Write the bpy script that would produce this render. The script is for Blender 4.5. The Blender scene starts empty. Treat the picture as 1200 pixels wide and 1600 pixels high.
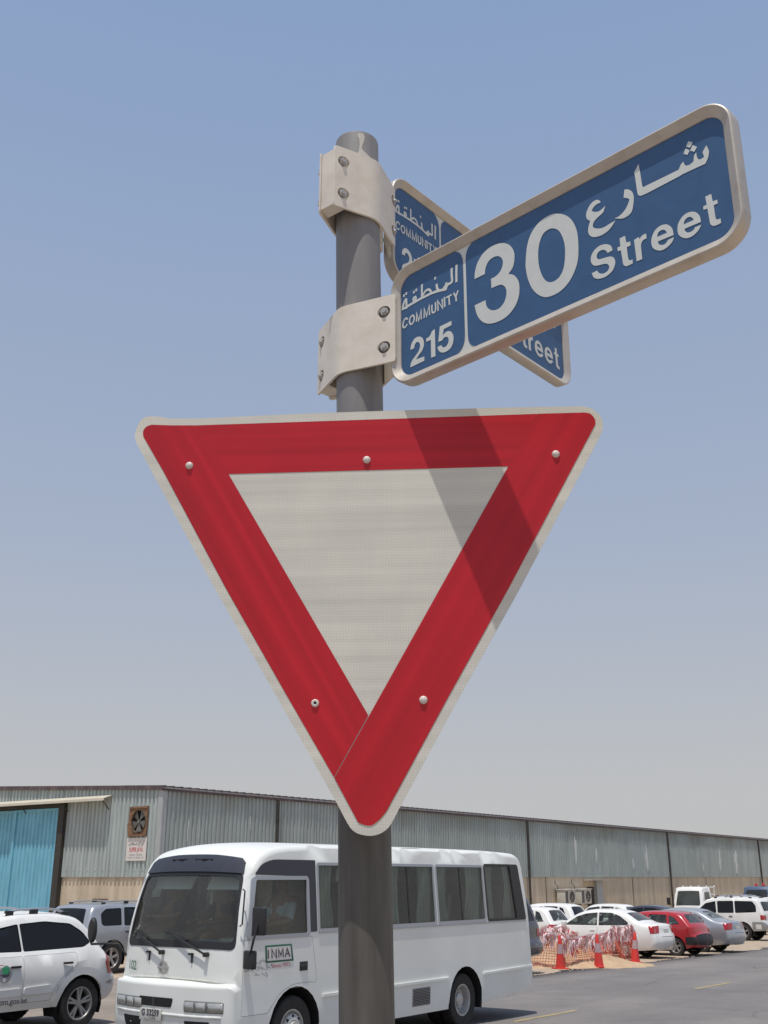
import bpy, bmesh, math, random, json
from mathutils import Vector, Matrix
from mathutils.geometry import delaunay_2d_cdt
random.seed(7)
SC = bpy.context.scene
COL = SC.collection
R = math.radians

# ------------------------------------------------------------------ camera
EYE = 2.15
cam_d = bpy.data.cameras.new('camera')
cam = bpy.data.objects.new('camera', cam_d)
COL.objects.link(cam)
cam.location = (0, 0, EYE)
cam.rotation_euler = (R(90 + 19.06), 0, 0)
cam_d.sensor_fit = 'VERTICAL'
cam_d.sensor_height = 36
cam_d.lens = 1650 / 1600 * 36
cam_d.clip_end = 4000
cam_d.clip_start = 0.05
SC.camera = cam

# ------------------------------------------------------------------ light
SUN_EL, SUN_AZ = 75.0, 20.0            # light travels away from the viewer, a little to the right
wd = bpy.data.worlds.new('World')
SC.world = wd
wd.use_nodes = True
nt = wd.node_tree
bg = nt.nodes['Background']
sky = nt.nodes.new('ShaderNodeTexSky')
sky.sky_type = 'NISHITA'
sky.sun_disc = False
sky.sun_elevation = R(SUN_EL)
sky.sun_rotation = R(180 + SUN_AZ)
sky.air_density = 1.0
sky.dust_density = 1.6
sky.ozone_density = 2.0
# dusty desert air: the sky pales to grey towards the horizon all the way round
tc = nt.nodes.new('ShaderNodeTexCoord')
sp = nt.nodes.new('ShaderNodeSeparateXYZ')
nt.links.new(tc.outputs['Generated'], sp.inputs[0])
rp = nt.nodes.new('ShaderNodeValToRGB')
els = rp.color_ramp.elements
els[0].position = 0.0; els[0].color = (0.93, 0.93, 0.93, 1)
els[1].position = 0.75; els[1].color = (0.70, 0.70, 0.70, 1)
e = els.new(0.10); e.color = (0.90, 0.90, 0.90, 1)
e = els.new(0.30); e.color = (0.80, 0.80, 0.80, 1)
nt.links.new(sp.outputs['Z'], rp.inputs[0])
gr = nt.nodes.new('ShaderNodeValToRGB')
ge = gr.color_ramp.elements
ge[0].position = 0.0; ge[0].color = (0.5350, 0.5320, 0.5320, 1)
ge[1].position = 0.7; ge[1].color = (0.3050, 0.4250, 0.6600, 1)
e = ge.new(0.09); e.color = (0.5200, 0.5250, 0.5420, 1)
e = ge.new(0.30); e.color = (0.4250, 0.4850, 0.6050, 1)
nt.links.new(sp.outputs['Z'], gr.inputs[0])
sc_ = nt.nodes.new('ShaderNodeVectorMath'); sc_.operation = 'SCALE'
sc_.inputs['Scale'].default_value = 10.0
nt.links.new(gr.outputs[0], sc_.inputs[0])
mx = nt.nodes.new('ShaderNodeMixRGB')
nt.links.new(rp.outputs[0], mx.inputs[0])
nt.links.new(sky.outputs[0], mx.inputs[1])
nt.links.new(sc_.outputs[0], mx.inputs[2])
nt.links.new(mx.outputs[0], bg.inputs[0])
bg.inputs[1].default_value = 0.10
sl = bpy.data.lights.new('sun', 'SUN')
sl.energy = 3.6
sl.angle = R(0.55)
sl.color = (1.0, 0.955, 0.88)
so = bpy.data.objects.new('sun', sl)
COL.objects.link(so)
so.rotation_euler = (R(90 - SUN_EL), 0, R(-SUN_AZ))
SC.view_settings.view_transform = 'Standard'
SC.view_settings.look = 'None'
SC.view_settings.gamma = 1
SC.view_settings.exposure = 0.0
SC.view_settings.use_curve_mapping = False

# ------------------------------------------------------------------ materials
def new_mat(name):
    m = bpy.data.materials.new(name)
    m.use_nodes = True
    return m, m.node_tree, m.node_tree.nodes['Principled BSDF']

def mat(name, col, rough=0.5, metal=0.0, var=0.0, scale=5.0, col2=None, bump=0.0, bscale=None, stretch=(1, 1, 1),
        thr=None, coat=0.0, world=False, spec=0.5, rnd=0.0, detail=5):
    m, t, b = new_mat(name)
    b.inputs['Base Color'].default_value = (*col, 1)
    b.inputs['Roughness'].default_value = rough
    b.inputs['Metallic'].default_value = metal
    b.inputs['Specular IOR Level'].default_value = spec
    if coat: b.inputs['Coat Weight'].default_value = coat; b.inputs['Coat Roughness'].default_value = 0.06
    last = None
    if var or col2 or bump:
        tx = t.nodes.new('ShaderNodeTexCoord')
        mp = t.nodes.new('ShaderNodeMapping')
        mp.inputs['Scale'].default_value = stretch
        if world:
            gm = t.nodes.new('ShaderNodeNewGeometry'); t.links.new(gm.outputs['Position'], mp.inputs[0])
        else:
            t.links.new(tx.outputs['Object'], mp.inputs[0])
    if var or col2:
        n = t.nodes.new('ShaderNodeTexNoise')
        n.inputs['Scale'].default_value = scale; n.inputs['Detail'].default_value = detail
        n.inputs['Roughness'].default_value = 0.65
        t.links.new(mp.outputs[0], n.inputs['Vector'])
        r = t.nodes.new('ShaderNodeValToRGB')
        lo, hi = thr if thr else (0.3, 0.7)
        r.color_ramp.elements[0].position = lo; r.color_ramp.elements[1].position = hi
        if col2: c0, c1 = col, col2
        else: c0 = tuple(c * (1 - var) for c in col); c1 = tuple(min(1, c * (1 + var)) for c in col)
        r.color_ramp.elements[0].color = (*c0, 1); r.color_ramp.elements[1].color = (*c1, 1)
        t.links.new(n.outputs['Fac'], r.inputs[0])
        last = r.outputs[0]
        t.links.new(last, b.inputs['Base Color'])
    if rnd:
        oi = t.nodes.new('ShaderNodeObjectInfo')
        mr = t.nodes.new('ShaderNodeMapRange')
        mr.inputs['To Min'].default_value = 1 - rnd; mr.inputs['To Max'].default_value = 1 + rnd
        t.links.new(oi.outputs['Random'], mr.inputs['Value'])
        hs = t.nodes.new('ShaderNodeHueSaturation')
        t.links.new(mr.outputs[0], hs.inputs['Value'])
        if last is not None: t.links.new(last, hs.inputs['Color'])
        else: hs.inputs['Color'].default_value = (*col, 1)
        t.links.new(hs.outputs[0], b.inputs['Base Color'])
    if bump:
        n2 = t.nodes.new('ShaderNodeTexNoise')
        n2.inputs['Scale'].default_value = bscale or scale * 4; n2.inputs['Detail'].default_value = 4
        t.links.new(mp.outputs[0], n2.inputs['Vector'])
        bm_ = t.nodes.new('ShaderNodeBump'); bm_.inputs['Strength'].default_value = bump
        bm_.inputs['Distance'].default_value = 0.01
        t.links.new(n2.outputs['Fac'], bm_.inputs['Height']); t.links.new(bm_.outputs[0], b.inputs['Normal'])
    return m

def glass_mat(name, tint=(0.6, 0.7, 0.66), refl=1.0, rough=0.02, dust_haze=0.0):
    m, t, b = new_mat(name)
    t.nodes.remove(b)
    out = t.nodes['Material Output']
    tr = t.nodes.new('ShaderNodeBsdfTransparent'); tr.inputs[0].default_value = (*tint, 1)
    gl = t.nodes.new('ShaderNodeBsdfGlossy'); gl.inputs['Roughness'].default_value = rough
    gl.inputs['Color'].default_value = (refl, refl, refl, 1)
    fr = t.nodes.new('ShaderNodeFresnel'); fr.inputs['IOR'].default_value = 1.5
    mi = t.nodes.new('ShaderNodeMixShader')
    t.links.new(fr.outputs[0], mi.inputs[0]); t.links.new(tr.outputs[0], mi.inputs[1]); t.links.new(gl.outputs[0], mi.inputs[2])
    last = mi
    if dust_haze:
        df = t.nodes.new('ShaderNodeBsdfDiffuse'); df.inputs[0].default_value = (.42, .40, .34, 1)  # pale diffuse film: dust plus a painted hazy reflection that brightens the glass
        tx = t.nodes.new('ShaderNodeTexCoord'); nz = t.nodes.new('ShaderNodeTexNoise'); nz.inputs['Scale'].default_value = 1.6; nz.inputs['Detail'].default_value = 5
        t.links.new(tx.outputs['Object'], nz.inputs['Vector'])
        mr = t.nodes.new('ShaderNodeMapRange'); mr.inputs['From Min'].default_value = .3; mr.inputs['From Max'].default_value = .7
        mr.inputs['To Min'].default_value = dust_haze * .5; mr.inputs['To Max'].default_value = dust_haze * 1.5; t.links.new(nz.outputs['Fac'], mr.inputs['Value'])
        last = t.nodes.new('ShaderNodeMixShader'); t.links.new(mr.outputs[0], last.inputs[0]); t.links.new(mi.outputs[0], last.inputs[1]); t.links.new(df.outputs[0], last.inputs[2])
    t.links.new(last.outputs[0], out.inputs[0])
    return m

def mul_noise(m, scale, lo, hi, a, b_, stretch=(1, 1, 1), world=True, rot=0.0):
    """multiply base colour by a second noise layer (dirt)"""
    t = m.node_tree; b = t.nodes['Principled BSDF']
    inp = b.inputs['Base Color']
    src = inp.links[0].from_socket if inp.links else None
    gm = t.nodes.new('ShaderNodeNewGeometry') if world else t.nodes.new('ShaderNodeTexCoord')
    mp = t.nodes.new('ShaderNodeMapping'); mp.inputs['Scale'].default_value = stretch
    mp.vector_type = 'POINT'
    rt = t.nodes.new('ShaderNodeMapping'); rt.inputs['Rotation'].default_value = (0, 0, rot)
    t.links.new(gm.outputs['Position' if world else 'Object'], rt.inputs[0]); t.links.new(rt.outputs[0], mp.inputs[0])
    n = t.nodes.new('ShaderNodeTexNoise'); n.inputs['Scale'].default_value = scale; n.inputs['Detail'].default_value = 6
    t.links.new(mp.outputs[0], n.inputs['Vector'])
    r = t.nodes.new('ShaderNodeValToRGB')
    r.color_ramp.elements[0].position = lo; r.color_ramp.elements[1].position = hi
    r.color_ramp.elements[0].color = (*a, 1); r.color_ramp.elements[1].color = (*b_, 1)
    t.links.new(n.outputs['Fac'], r.inputs[0])
    mm = t.nodes.new('ShaderNodeMixRGB'); mm.blend_type = 'MULTIPLY'; mm.inputs[0].default_value = 1
    if src: t.links.new(src, mm.inputs[1])
    else: mm.inputs[1].default_value = inp.default_value
    t.links.new(r.outputs[0], mm.inputs[2]); t.links.new(mm.outputs[0], inp)
    return m

M = {}
M['red_sheet'] = mat('red_sheeting', (0.46, 0.016, 0.022), 0.35, var=0.10, scale=14, bump=0.05, bscale=300)
M['white_sheet'] = mat('white_sheeting', (0.58, 0.58, 0.54), 0.4, var=0.05, scale=10)
M['rivet'] = mat('rivet', (0.62, 0.56, 0.52), 0.45, var=0.1, scale=300)
M['alu'] = mat('sign_back', (0.40, 0.40, 0.40), 0.5, metal=0.3)
M['pole'] = mat('pole_paint', (0.235, 0.225, 0.235), 0.6, var=0.10, scale=30, bump=0.12, bscale=160)
M['cream'] = mat('cream_casting', (0.71, 0.655, 0.575), 0.5, var=0.07, scale=22, bump=0.04, bscale=200)
M['champagne'] = mat('frame_champagne', (0.50, 0.455, 0.40), 0.40, metal=0.25, var=0.06, scale=18)
M['bolt'] = mat('bolt_steel', (0.44, 0.42, 0.40), 0.5, metal=0.4, var=0.25, scale=300)
M['bolt_dark'] = mat('bolt_recess_shade', (0.10, 0.09, 0.07), 0.8)
M['sign_blue'] = mat('sign_blue', (0.038, 0.098, 0.215), 0.4, var=0.08, scale=40)
M['sign_white'] = mat('sign_letter', (0.60, 0.62, 0.60), 0.45, var=0.04, scale=60)
M['paint_splash'] = mat('pale_paint_splash', (0.55, 0.52, 0.47), 0.7)
M['asphalt'] = mat('asphalt', (0.195, 0.183, 0.178), 0.9, var=0.10, scale=0.8, bump=0.5, bscale=60, world=True)
mul_noise(M['asphalt'], 30, 0.3, 0.7, (0.82, 0.82, 0.82), (1.1, 1.1, 1.1))
mul_noise(M['asphalt'], 0.25, 0.35, 0.65, (0.88, 0.87, 0.86), (1.12, 1.08, 1.04))
mul_noise(M['asphalt'], 1.0, 0.35, 0.65, (0.86, 0.86, 0.87), (1.07, 1.06, 1.05), (0.035, 0.9, 1), rot=R(-54))
def cracks(m, scale, w, dark):
    t = m.node_tree; b = t.nodes['Principled BSDF']; inp = b.inputs['Base Color']; src = inp.links[0].from_socket
    g = t.nodes.new('ShaderNodeNewGeometry'); n = t.nodes.new('ShaderNodeTexNoise'); n.inputs['Scale'].default_value = 1.5; t.links.new(g.outputs['Position'], n.inputs['Vector'])
    a = t.nodes.new('ShaderNodeMixRGB'); a.blend_type = 'ADD'; a.inputs[0].default_value = .6; t.links.new(g.outputs['Position'], a.inputs[1]); t.links.new(n.outputs['Color'], a.inputs[2])
    v = t.nodes.new('ShaderNodeTexVoronoi'); v.feature = 'DISTANCE_TO_EDGE'; v.voronoi_dimensions = '2D'; v.inputs['Scale'].default_value = scale; t.links.new(a.outputs[0], v.inputs['Vector'])
    r = t.nodes.new('ShaderNodeMapRange'); r.inputs['From Max'].default_value = w; r.inputs['To Min'].default_value = dark; t.links.new(v.outputs['Distance'], r.inputs['Value'])
    x = t.nodes.new('ShaderNodeMixRGB'); x.blend_type = 'MULTIPLY'; x.inputs[0].default_value = 1; t.links.new(src, x.inputs[1]); t.links.new(r.outputs[0], x.inputs[2]); t.links.new(x.outputs[0], inp)
cracks(M['asphalt'], .28, .008, .62)
M['sand'] = mat('sand', (0.40, 0.31, 0.225), 0.95, col2=(0.50, 0.40, 0.30), scale=0.7, bump=0.6, bscale=25, world=True)
mul_noise(M['sand'], 9, 0.3, 0.65, (0.72, 0.70, 0.68), (1.05, 1.05, 1.05))
M['dust_road'] = mat('dusty_asphalt', (0.20, 0.165, 0.135), 0.95, col2=(0.31, 0.255, 0.21), scale=0.8, bump=0.4, bscale=40, world=True)
M['mound'] = mat('dug_sand', (0.40, 0.27, 0.16), 0.95, col2=(0.54, 0.39, 0.25), scale=3.5, bump=0.7, bscale=18, world=True)
M['paving'] = mat('paving_block', (0.24, 0.20, 0.17), 0.9, var=0.15, scale=8, rnd=0.12)
M['kerb'] = mat('kerb_concrete', (0.42, 0.40, 0.37), 0.85, var=0.15, scale=6)
M['yellow'] = mat('yellow_line', (0.36, 0.28, 0.14), 0.85, col2=(0.24, 0.20, 0.15), scale=5, thr=(0.48, 0.72), world=True)
M['clad'] = mat('grey_green_cladding', (0.42, 0.475, 0.465), 0.55, var=0.08, scale=1.2, rnd=0.025, world=True, stretch=(1, 1, .35))
mul_noise(M['clad'], 5.0, 0.35, 0.7, (0.80, 0.81, 0.80), (1.08, 1.07, 1.06), (1, 1, 0.12))
M['clad_rust'] = mat('stained_cladding', (0.37, 0.415, 0.405), 0.6, var=0.08, scale=1.2, rnd=0.03, world=True, stretch=(1, 1, .35))
mul_noise(M['clad_rust'], 1.5, 0.35, 0.7, (0.88, 0.885, 0.87), (1.05, 1.05, 1.05), (1, 1, 0.25))
M['splash'] = mat('white_splash', (0.62, 0.64, 0.62), 0.7)
M['masonry'] = mat('tan_render_wall', (0.60, 0.515, 0.395), 0.85, var=0.08, scale=1.1, world=True, bump=0.2, bscale=30)
mul_noise(M['masonry'], 2.8, 0.3, 0.7, (0.76, 0.73, 0.70), (1.08, 1.07, 1.05), (1, 1, 0.10))
M['roof_edge'] = mat('rusty_brown_shaded_trim', (0.085, 0.065, 0.075), 0.8, col2=(0.20, 0.13, 0.11), scale=2.5, thr=(.45, .8), world=True)  # brown darkened so the shadow under the roof edge is in the colour
M['roof'] = mat('roof_sheet', (0.30, 0.30, 0.30), 0.6, var=0.1, scale=1)
M['gate_blue'] = mat('gate_blue', (0.175, 0.46, 0.60), 0.5, var=0.10, scale=1.5, world=True)
mul_noise(M['gate_blue'], 6, 0.3, 0.65, (0.80, 0.84, 0.86), (1.08, 1.05, 1.03), (1, 1, 0.2))
M['dark_steel'] = mat('dark_steel', (0.045, 0.04, 0.035), 0.8, var=.2, scale=3)
M['flash'] = mat('corner_flashing', (0.40, 0.42, 0.42), 0.55, var=0.08, scale=3)
M['awning'] = mat('cream_awning', (0.55, 0.50, 0.40), 0.6, var=0.08, scale=2)
M['wood'] = mat('weathered_plywood', (0.13, 0.065, 0.035), 0.85, col2=(0.30, 0.17, 0.095), scale=3, stretch=(1, 1, 4))
M['fan'] = mat('fan_metal', (0.16, 0.155, 0.14), 0.6, metal=0.4, var=.2, scale=5)
M['fan_light'] = mat('fan_blade', (0.20, 0.19, 0.17), 0.5, metal=0.3)
M['board'] = mat('white_board', (0.70, 0.66, 0.62), 0.6, var=0.04, scale=5)
M['ink_red'] = mat('red_ink', (0.55, 0.10, 0.11), 0.6)
M['ink_dark'] = mat('dark_ink', (0.08, 0.07, 0.09), 0.6)
M['ink_grey'] = mat('grey_ink', (0.30, 0.30, 0.32), 0.6)
M['ink_green'] = mat('green_ink', (0.03, 0.13, 0.08), 0.5)
M['ac_white'] = mat('ac_casing', (0.55, 0.53, 0.47), 0.6, var=.08, scale=4)
M['tyre'] = mat('tyre_rubber', (0.030, 0.028, 0.027), 0.85, var=0.25, scale=6)
M['black'] = mat('black_plastic', (0.022, 0.022, 0.024), 0.5)
M['under'] = mat('underbody', (0.012, 0.012, 0.012), 0.9)
M['interior'] = mat('cabin_interior', (0.24, 0.23, 0.21), 0.85)
M['seat'] = mat('seat_cloth', (0.17, 0.165, 0.155), 0.9)
M['seat_light'] = mat('seat_beige', (0.33, 0.30, 0.26), 0.9)
M['rim'] = mat('rim_silver', (0.48, 0.47, 0.45), 0.35, metal=0.6, var=.1, scale=9)
M['rim_steel'] = mat('rim_steel', (0.50, 0.49, 0.47), 0.4, metal=0.4, var=.15, scale=12)
M['lamp'] = mat('lamp_clear', (0.42, 0.42, 0.40), 0.18, metal=0.3, var=.15, scale=12)
M['lamp_dark'] = mat('lamp_housing', (0.20, 0.20, 0.19), 0.25, metal=0.3)
M['tail'] = mat('tail_red', (0.38, 0.012, 0.015), 0.15, coat=.6)
M['amber'] = mat('tail_amber', (0.55, 0.14, 0.02), 0.2)
M['chrome'] = mat('chrome', (0.65, 0.65, 0.66), 0.15, metal=1.0)
M['white_paint'] = mat('white_car_paint', (0.80, 0.79, 0.765), 0.38, coat=0.35, var=0.02, scale=3)
M['bus_white'] = mat('white_bus_paint', (0.80, 0.81, 0.775), 0.38, coat=0.3, var=0.02, scale=1.5)
M['bus_gasket'] = mat('bus_dark_band', (0.035, 0.037, 0.05), 0.4)
M['silver'] = mat('silver_car_paint', (0.40, 0.41, 0.43), 0.3, metal=0.45, coat=0.6)
M['silver_lo'] = mat('silver_lower_body', (0.34, 0.35, 0.37), 0.35, metal=0.4, coat=0.3)
M['greysil'] = mat('grey_silver_paint', (0.30, 0.31, 0.34), 0.3, metal=0.45, coat=0.6)
M['red_paint'] = mat('red_car_paint', (0.42, 0.018, 0.022), 0.28, coat=0.7)
M['dark_paint'] = mat('dark_car_paint', (0.035, 0.03, 0.04), 0.25, coat=0.8)
M['blue_paint'] = mat('blue_truck_paint', (0.07, 0.10, 0.17), 0.35, coat=0.5)
M['alu_frame'] = mat('window_frame_aluminium', (0.40, 0.42, 0.45), 0.4, metal=0.4)
M['glass'] = glass_mat('car_glass', (0.68, 0.76, 0.72), dust_haze=.06)
M['glass_ws'] = glass_mat('windscreen_glass', (0.88, 0.97, 0.90), dust_haze=.08)
M['glass_bus'] = glass_mat('bus_side_glass', (0.70, 0.78, 0.74), dust_haze=.06)
M['glass_dark'] = mat('tinted_glass', (0.010, 0.010, 0.011), 0.06, spec=0.32)
M['curtain'] = mat('curtain_cloth', (0.44, 0.46, 0.41), 0.9, var=.1, scale=4)
M['paper'] = mat('paper_white', (0.62, 0.63, 0.65), 0.8)
M['tissue_blue'] = mat('tissue_box_blue', (0.06, 0.2, 0.42), 0.6)
M['plate'] = mat('number_plate', (0.55, 0.55, 0.50), 0.5)
M['cone'] = mat('cone_red', (0.62, 0.045, 0.035), 0.5, var=.1, scale=6)
M['cone_band'] = mat('cone_band', (0.52, 0.40, 0.40), 0.5, col2=(.35, .22, .24), scale=14)
M['net'] = mat('net_orange', (0.74, 0.17, 0.10), 0.6)
M['tape_red'] = mat('tape_red', (0.66, 0.07, 0.08), 0.5)
M['tape_white'] = mat('tape_white', (0.76, 0.60, 0.61), 0.5)
M['post'] = mat('net_post', (0.35, 0.16, 0.09), 0.8)
M['skin'] = mat('skin', (0.20, 0.11, 0.07), 0.6)
M['hair'] = mat('hair', (0.012, 0.010, 0.009), 0.7)
M['shirt_blue'] = mat('shirt_pale_blue', (0.38, 0.47, 0.58), 0.85)
M['shirt_dark'] = mat('shirt_dark', (0.05, 0.05, 0.055), 0.85)
M['beacon'] = mat('beacon_red', (0.60, 0.03, 0.03), 0.2, coat=.5)
M['mirror'] = mat('mirror_glass', (0.7, 0.72, 0.75), 0.03, metal=1.0)

def eaves_stain(m):
    t = m.node_tree; b = t.nodes['Principled BSDF']; inp = b.inputs['Base Color']; src = inp.links[0].from_socket
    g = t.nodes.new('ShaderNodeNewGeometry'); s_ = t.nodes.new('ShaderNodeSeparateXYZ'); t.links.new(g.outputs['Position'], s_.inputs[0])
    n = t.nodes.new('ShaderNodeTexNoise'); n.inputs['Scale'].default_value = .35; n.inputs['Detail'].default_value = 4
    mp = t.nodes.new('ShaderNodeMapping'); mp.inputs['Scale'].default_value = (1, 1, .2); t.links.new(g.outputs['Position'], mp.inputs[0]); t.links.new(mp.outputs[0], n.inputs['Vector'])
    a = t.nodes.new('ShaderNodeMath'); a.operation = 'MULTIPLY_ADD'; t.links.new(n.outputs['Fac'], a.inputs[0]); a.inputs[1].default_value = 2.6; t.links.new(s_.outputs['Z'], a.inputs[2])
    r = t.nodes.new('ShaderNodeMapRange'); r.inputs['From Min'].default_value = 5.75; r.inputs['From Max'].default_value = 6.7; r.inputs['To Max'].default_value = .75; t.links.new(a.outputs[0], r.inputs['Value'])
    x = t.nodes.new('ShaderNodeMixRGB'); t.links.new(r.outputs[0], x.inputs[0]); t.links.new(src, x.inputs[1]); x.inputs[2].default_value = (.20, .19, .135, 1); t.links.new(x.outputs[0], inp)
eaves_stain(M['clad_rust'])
mul_noise(M['bus_white'], 1.3, .3, .7, (.93, .925, .91), (1.01, 1.01, 1.01), world=False)
mul_noise(M['white_paint'], 1.5, .3, .7, (.92, .915, .90), (1.01, 1.01, 1.01), world=False)
mul_noise(M['cream'], 28, .25, .55, (.90, .88, .85), (1.0, 1.0, 1.0))
mul_noise(M['champagne'], 35, .25, .5, (.87, .85, .81), (1.0, 1.0, 1.0))

# ------------------------------------------------------------------ object helpers
def link(name, me, parent=None, m=None):
    o = bpy.data.objects.new(name, me)
    COL.objects.link(o)
    if parent is not None: o.parent = parent
    if m is not None and me is not None and hasattr(me, 'materials') and len(me.materials) == 0: me.materials.append(m)
    return o

def tag(o, label=None, cat=None, group=None, kind=None):
    if label: o['label'] = label
    if cat: o['category'] = cat
    if group: o['group'] = group
    if kind: o['kind'] = kind
    return o

def thing(name, label, cat, loc=(0, 0, 0), rz=0.0, group=None):
    o = bpy.data.objects.new(name, None)
    COL.objects.link(o)
    o.empty_display_size = 0.2
    o.location = loc; o.rotation_euler = (0, 0, rz)
    return tag(o, label, cat, group)

def mesh_of(name, vs, fs, smooth=False, merge=0.0, angle=None):
    me = bpy.data.meshes.new(name)
    me.from_pydata([tuple(v) for v in vs], [], fs)
    if merge or True:
        bm = bmesh.new(); bm.from_mesh(me)
        if merge: bmesh.ops.remove_doubles(bm, verts=bm.verts, dist=merge)
        bmesh.ops.recalc_face_normals(bm, faces=bm.faces)
        if smooth:
            for f in bm.faces: f.smooth = True
            if angle:
                for ed in bm.edges:
                    if len(ed.link_faces) == 2 and ed.calc_face_angle(0) > angle: ed.smooth = False
        bm.to_mesh(me); bm.free()
    return me

def part(name, vs, fs, m, parent, smooth=False, merge=0.0, angle=None):
    me = mesh_of(name, vs, fs, smooth, merge, angle)
    me.materials.append(m)
    return link(name, me, parent)

class MB:
    """collects shapes into one mesh"""
    def __init__(s): s.v = []; s.f = []
    def add(s, vs, fs, mx=None):
        n = len(s.v)
        s.v += [tuple(mx @ Vector(v)) if mx else tuple(v) for v in vs]
        s.f += [tuple(i + n for i in f) for f in fs]
    def box(s, x0, x1, y0, y1, z0, z1, mx=None):
        vs = [(x, y, z) for x in (x0, x1) for y in (y0, y1) for z in (z0, z1)]
        s.add(vs, [(0, 1, 3, 2), (4, 6, 7, 5), (0, 4, 5, 1), (2, 3, 7, 6), (0, 2, 6, 4), (1, 5, 7, 3)], mx)
    def cyl(s, p0, p1, r0, r1=None, n=12, caps=True):
        r1 = r0 if r1 is None else r1
        p0, p1 = Vector(p0), Vector(p1); d = (p1 - p0).normalized()
        a = d.orthogonal().normalized(); b = d.cross(a)
        vs = []
        for p, r in ((p0, r0), (p1, r1)):
            for i in range(n):
                t = 2 * math.pi * i / n
                vs.append(p + a * math.cos(t) * r + b * math.sin(t) * r)
        fs = [(i, (i + 1) % n, n + (i + 1) % n, n + i) for i in range(n)]
        if caps: fs += [tuple(range(n)), tuple(range(n, 2 * n))]
        s.add(vs, fs)
    def tube(s, pts, r, n=8):
        pts = [Vector(p) for p in pts]
        rings = []
        for i, p in enumerate(pts):
            d = (pts[min(i + 1, len(pts) - 1)] - pts[max(i - 1, 0)]).normalized()
            a = d.cross(Vector((0.13, 0.21, 0.97))).normalized(); b = d.cross(a)
            rr = r[i] if isinstance(r, (list, tuple)) else r
            rings.append([p + a * math.cos(2 * math.pi * k / n) * rr + b * math.sin(2 * math.pi * k / n) * rr for k in range(n)])
        vs = [v for g in rings for v in g]
        fs = []
        for i in range(len(pts) - 1):
            for k in range(n):
                fs.append((i * n + k, i * n + (k + 1) % n, (i + 1) * n + (k + 1) % n, (i + 1) * n + k))
        fs += [tuple(range(n)), tuple(range((len(pts) - 1) * n, len(pts) * n))]
        s.add(vs, fs)
    def lathe(s, prof, n=24, axis='y', mx=None, close=False):
        vs = []
        for (r, h) in prof:
            for i in range(n):
                t = 2 * math.pi * i / n
                c, q = math.cos(t) * r, math.sin(t) * r
                vs.append({'y': (c, h, q), 'z': (c, q, h), 'x': (h, c, q)}[axis])
        fs = []
        m_ = len(prof)
        for j in range(m_ if close else m_ - 1):
            for i in range(n):
                a, b = j * n, ((j + 1) % m_) * n
                fs.append((a + i, a + (i + 1) % n, b + (i + 1) % n, b + i))
        s.add(vs, fs, mx)
    def build(s, name, m, parent=None, smooth=False, merge=0.0, angle=R(35), bevel=0.0):
        me = mesh_of(name, s.v, s.f, smooth, merge, angle)
        if bevel:
            bm = bmesh.new(); bm.from_mesh(me)
            bmesh.ops.bevel(bm, geom=bm.edges[:], offset=bevel, segments=2, profile=0.6, affect='EDGES')
            for f in bm.faces: f.smooth = True
            bm.to_mesh(me); bm.free()
        me.materials.append(m)
        return link(name, me, parent)

def inpoly(p, poly):
    x, y = p; c = False; n = len(poly); j = n - 1
    for i in range(n):
        xi, yi = poly[i]; xj, yj = poly[j]
        if (yi > y) != (yj > y) and x < (xj - xi) * (y - yi) / (yj - yi) + xi: c = not c
        j = i
    return c

def pdist(p, poly, closed=True):
    best = 1e9; n = len(poly)
    for i in range(n if closed else n - 1):
        ax, ay = poly[i]; bx, by = poly[(i + 1) % n]
        dx, dy = bx - ax, by - ay; l = dx * dx + dy * dy
        t = 0 if l == 0 else max(0, min(1, ((p[0] - ax) * dx + (p[1] - ay) * dy) / l))
        d = (p[0] - ax - t * dx) ** 2 + (p[1] - ay - t * dy) ** 2
        if d < best: best = d
    return math.sqrt(best)

def densify(poly, d, closed=True):
    out = []; n = len(poly)
    for i in range(n if closed else n - 1):
        a, b = poly[i], poly[(i + 1) % n]
        k = max(1, int(math.ceil(math.hypot(b[0] - a[0], b[1] - a[1]) / d)))
        for j in range(k): out.append((a[0] + (b[0] - a[0]) * j / k, a[1] + (b[1] - a[1]) * j / k))
    if not closed: out.append(poly[-1])
    return out

def roundp(poly, r, n=4):
    """round the corners of a polygon; r a number or a list"""
    out = []; N = len(poly)
    for i in range(N):
        p = Vector(poly[i]); a = Vector(poly[i - 1]); b = Vector(poly[(i + 1) % N])
        rr = r[i] if isinstance(r, (list, tuple)) else r
        u = (a - p); v = (b - p)
        l = min(rr, u.length * 0.48, v.length * 0.48)
        if l < 1e-5: out.append(tuple(p)); continue
        p0 = p + u.normalized() * l; p1 = p + v.normalized() * l
        for k in range(n + 1):
            t = k / n
            q = p0 * (1 - t) ** 2 + p * 2 * t * (1 - t) + p1 * t * t
            out.append((q.x, q.y))
    return out

def tri_region(polys, test, steiner=()):
    verts = []; edges = []
    for pl in polys:
        n0 = len(verts); verts += [Vector(p) for p in pl]
        edges += [(n0 + i, n0 + (i + 1) % len(pl)) for i in range(len(pl))]
    verts += [Vector(p) for p in steiner]
    vo, eo, fo = delaunay_2d_cdt(verts, edges, [], 0, 1e-6)[:3]
    pts = [(v.x, v.y) for v in vo]
    keep = []
    for f in fo:
        cx = sum(pts[i][0] for i in f) / len(f); cy = sum(pts[i][1] for i in f) / len(f)
        if test((cx, cy)): keep.append(tuple(f))
    used = sorted({i for f in keep for i in f}); mp = {k: i for i, k in enumerate(used)}
    return [pts[i] for i in used], [tuple(mp[i] for i in f) for f in keep]

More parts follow.
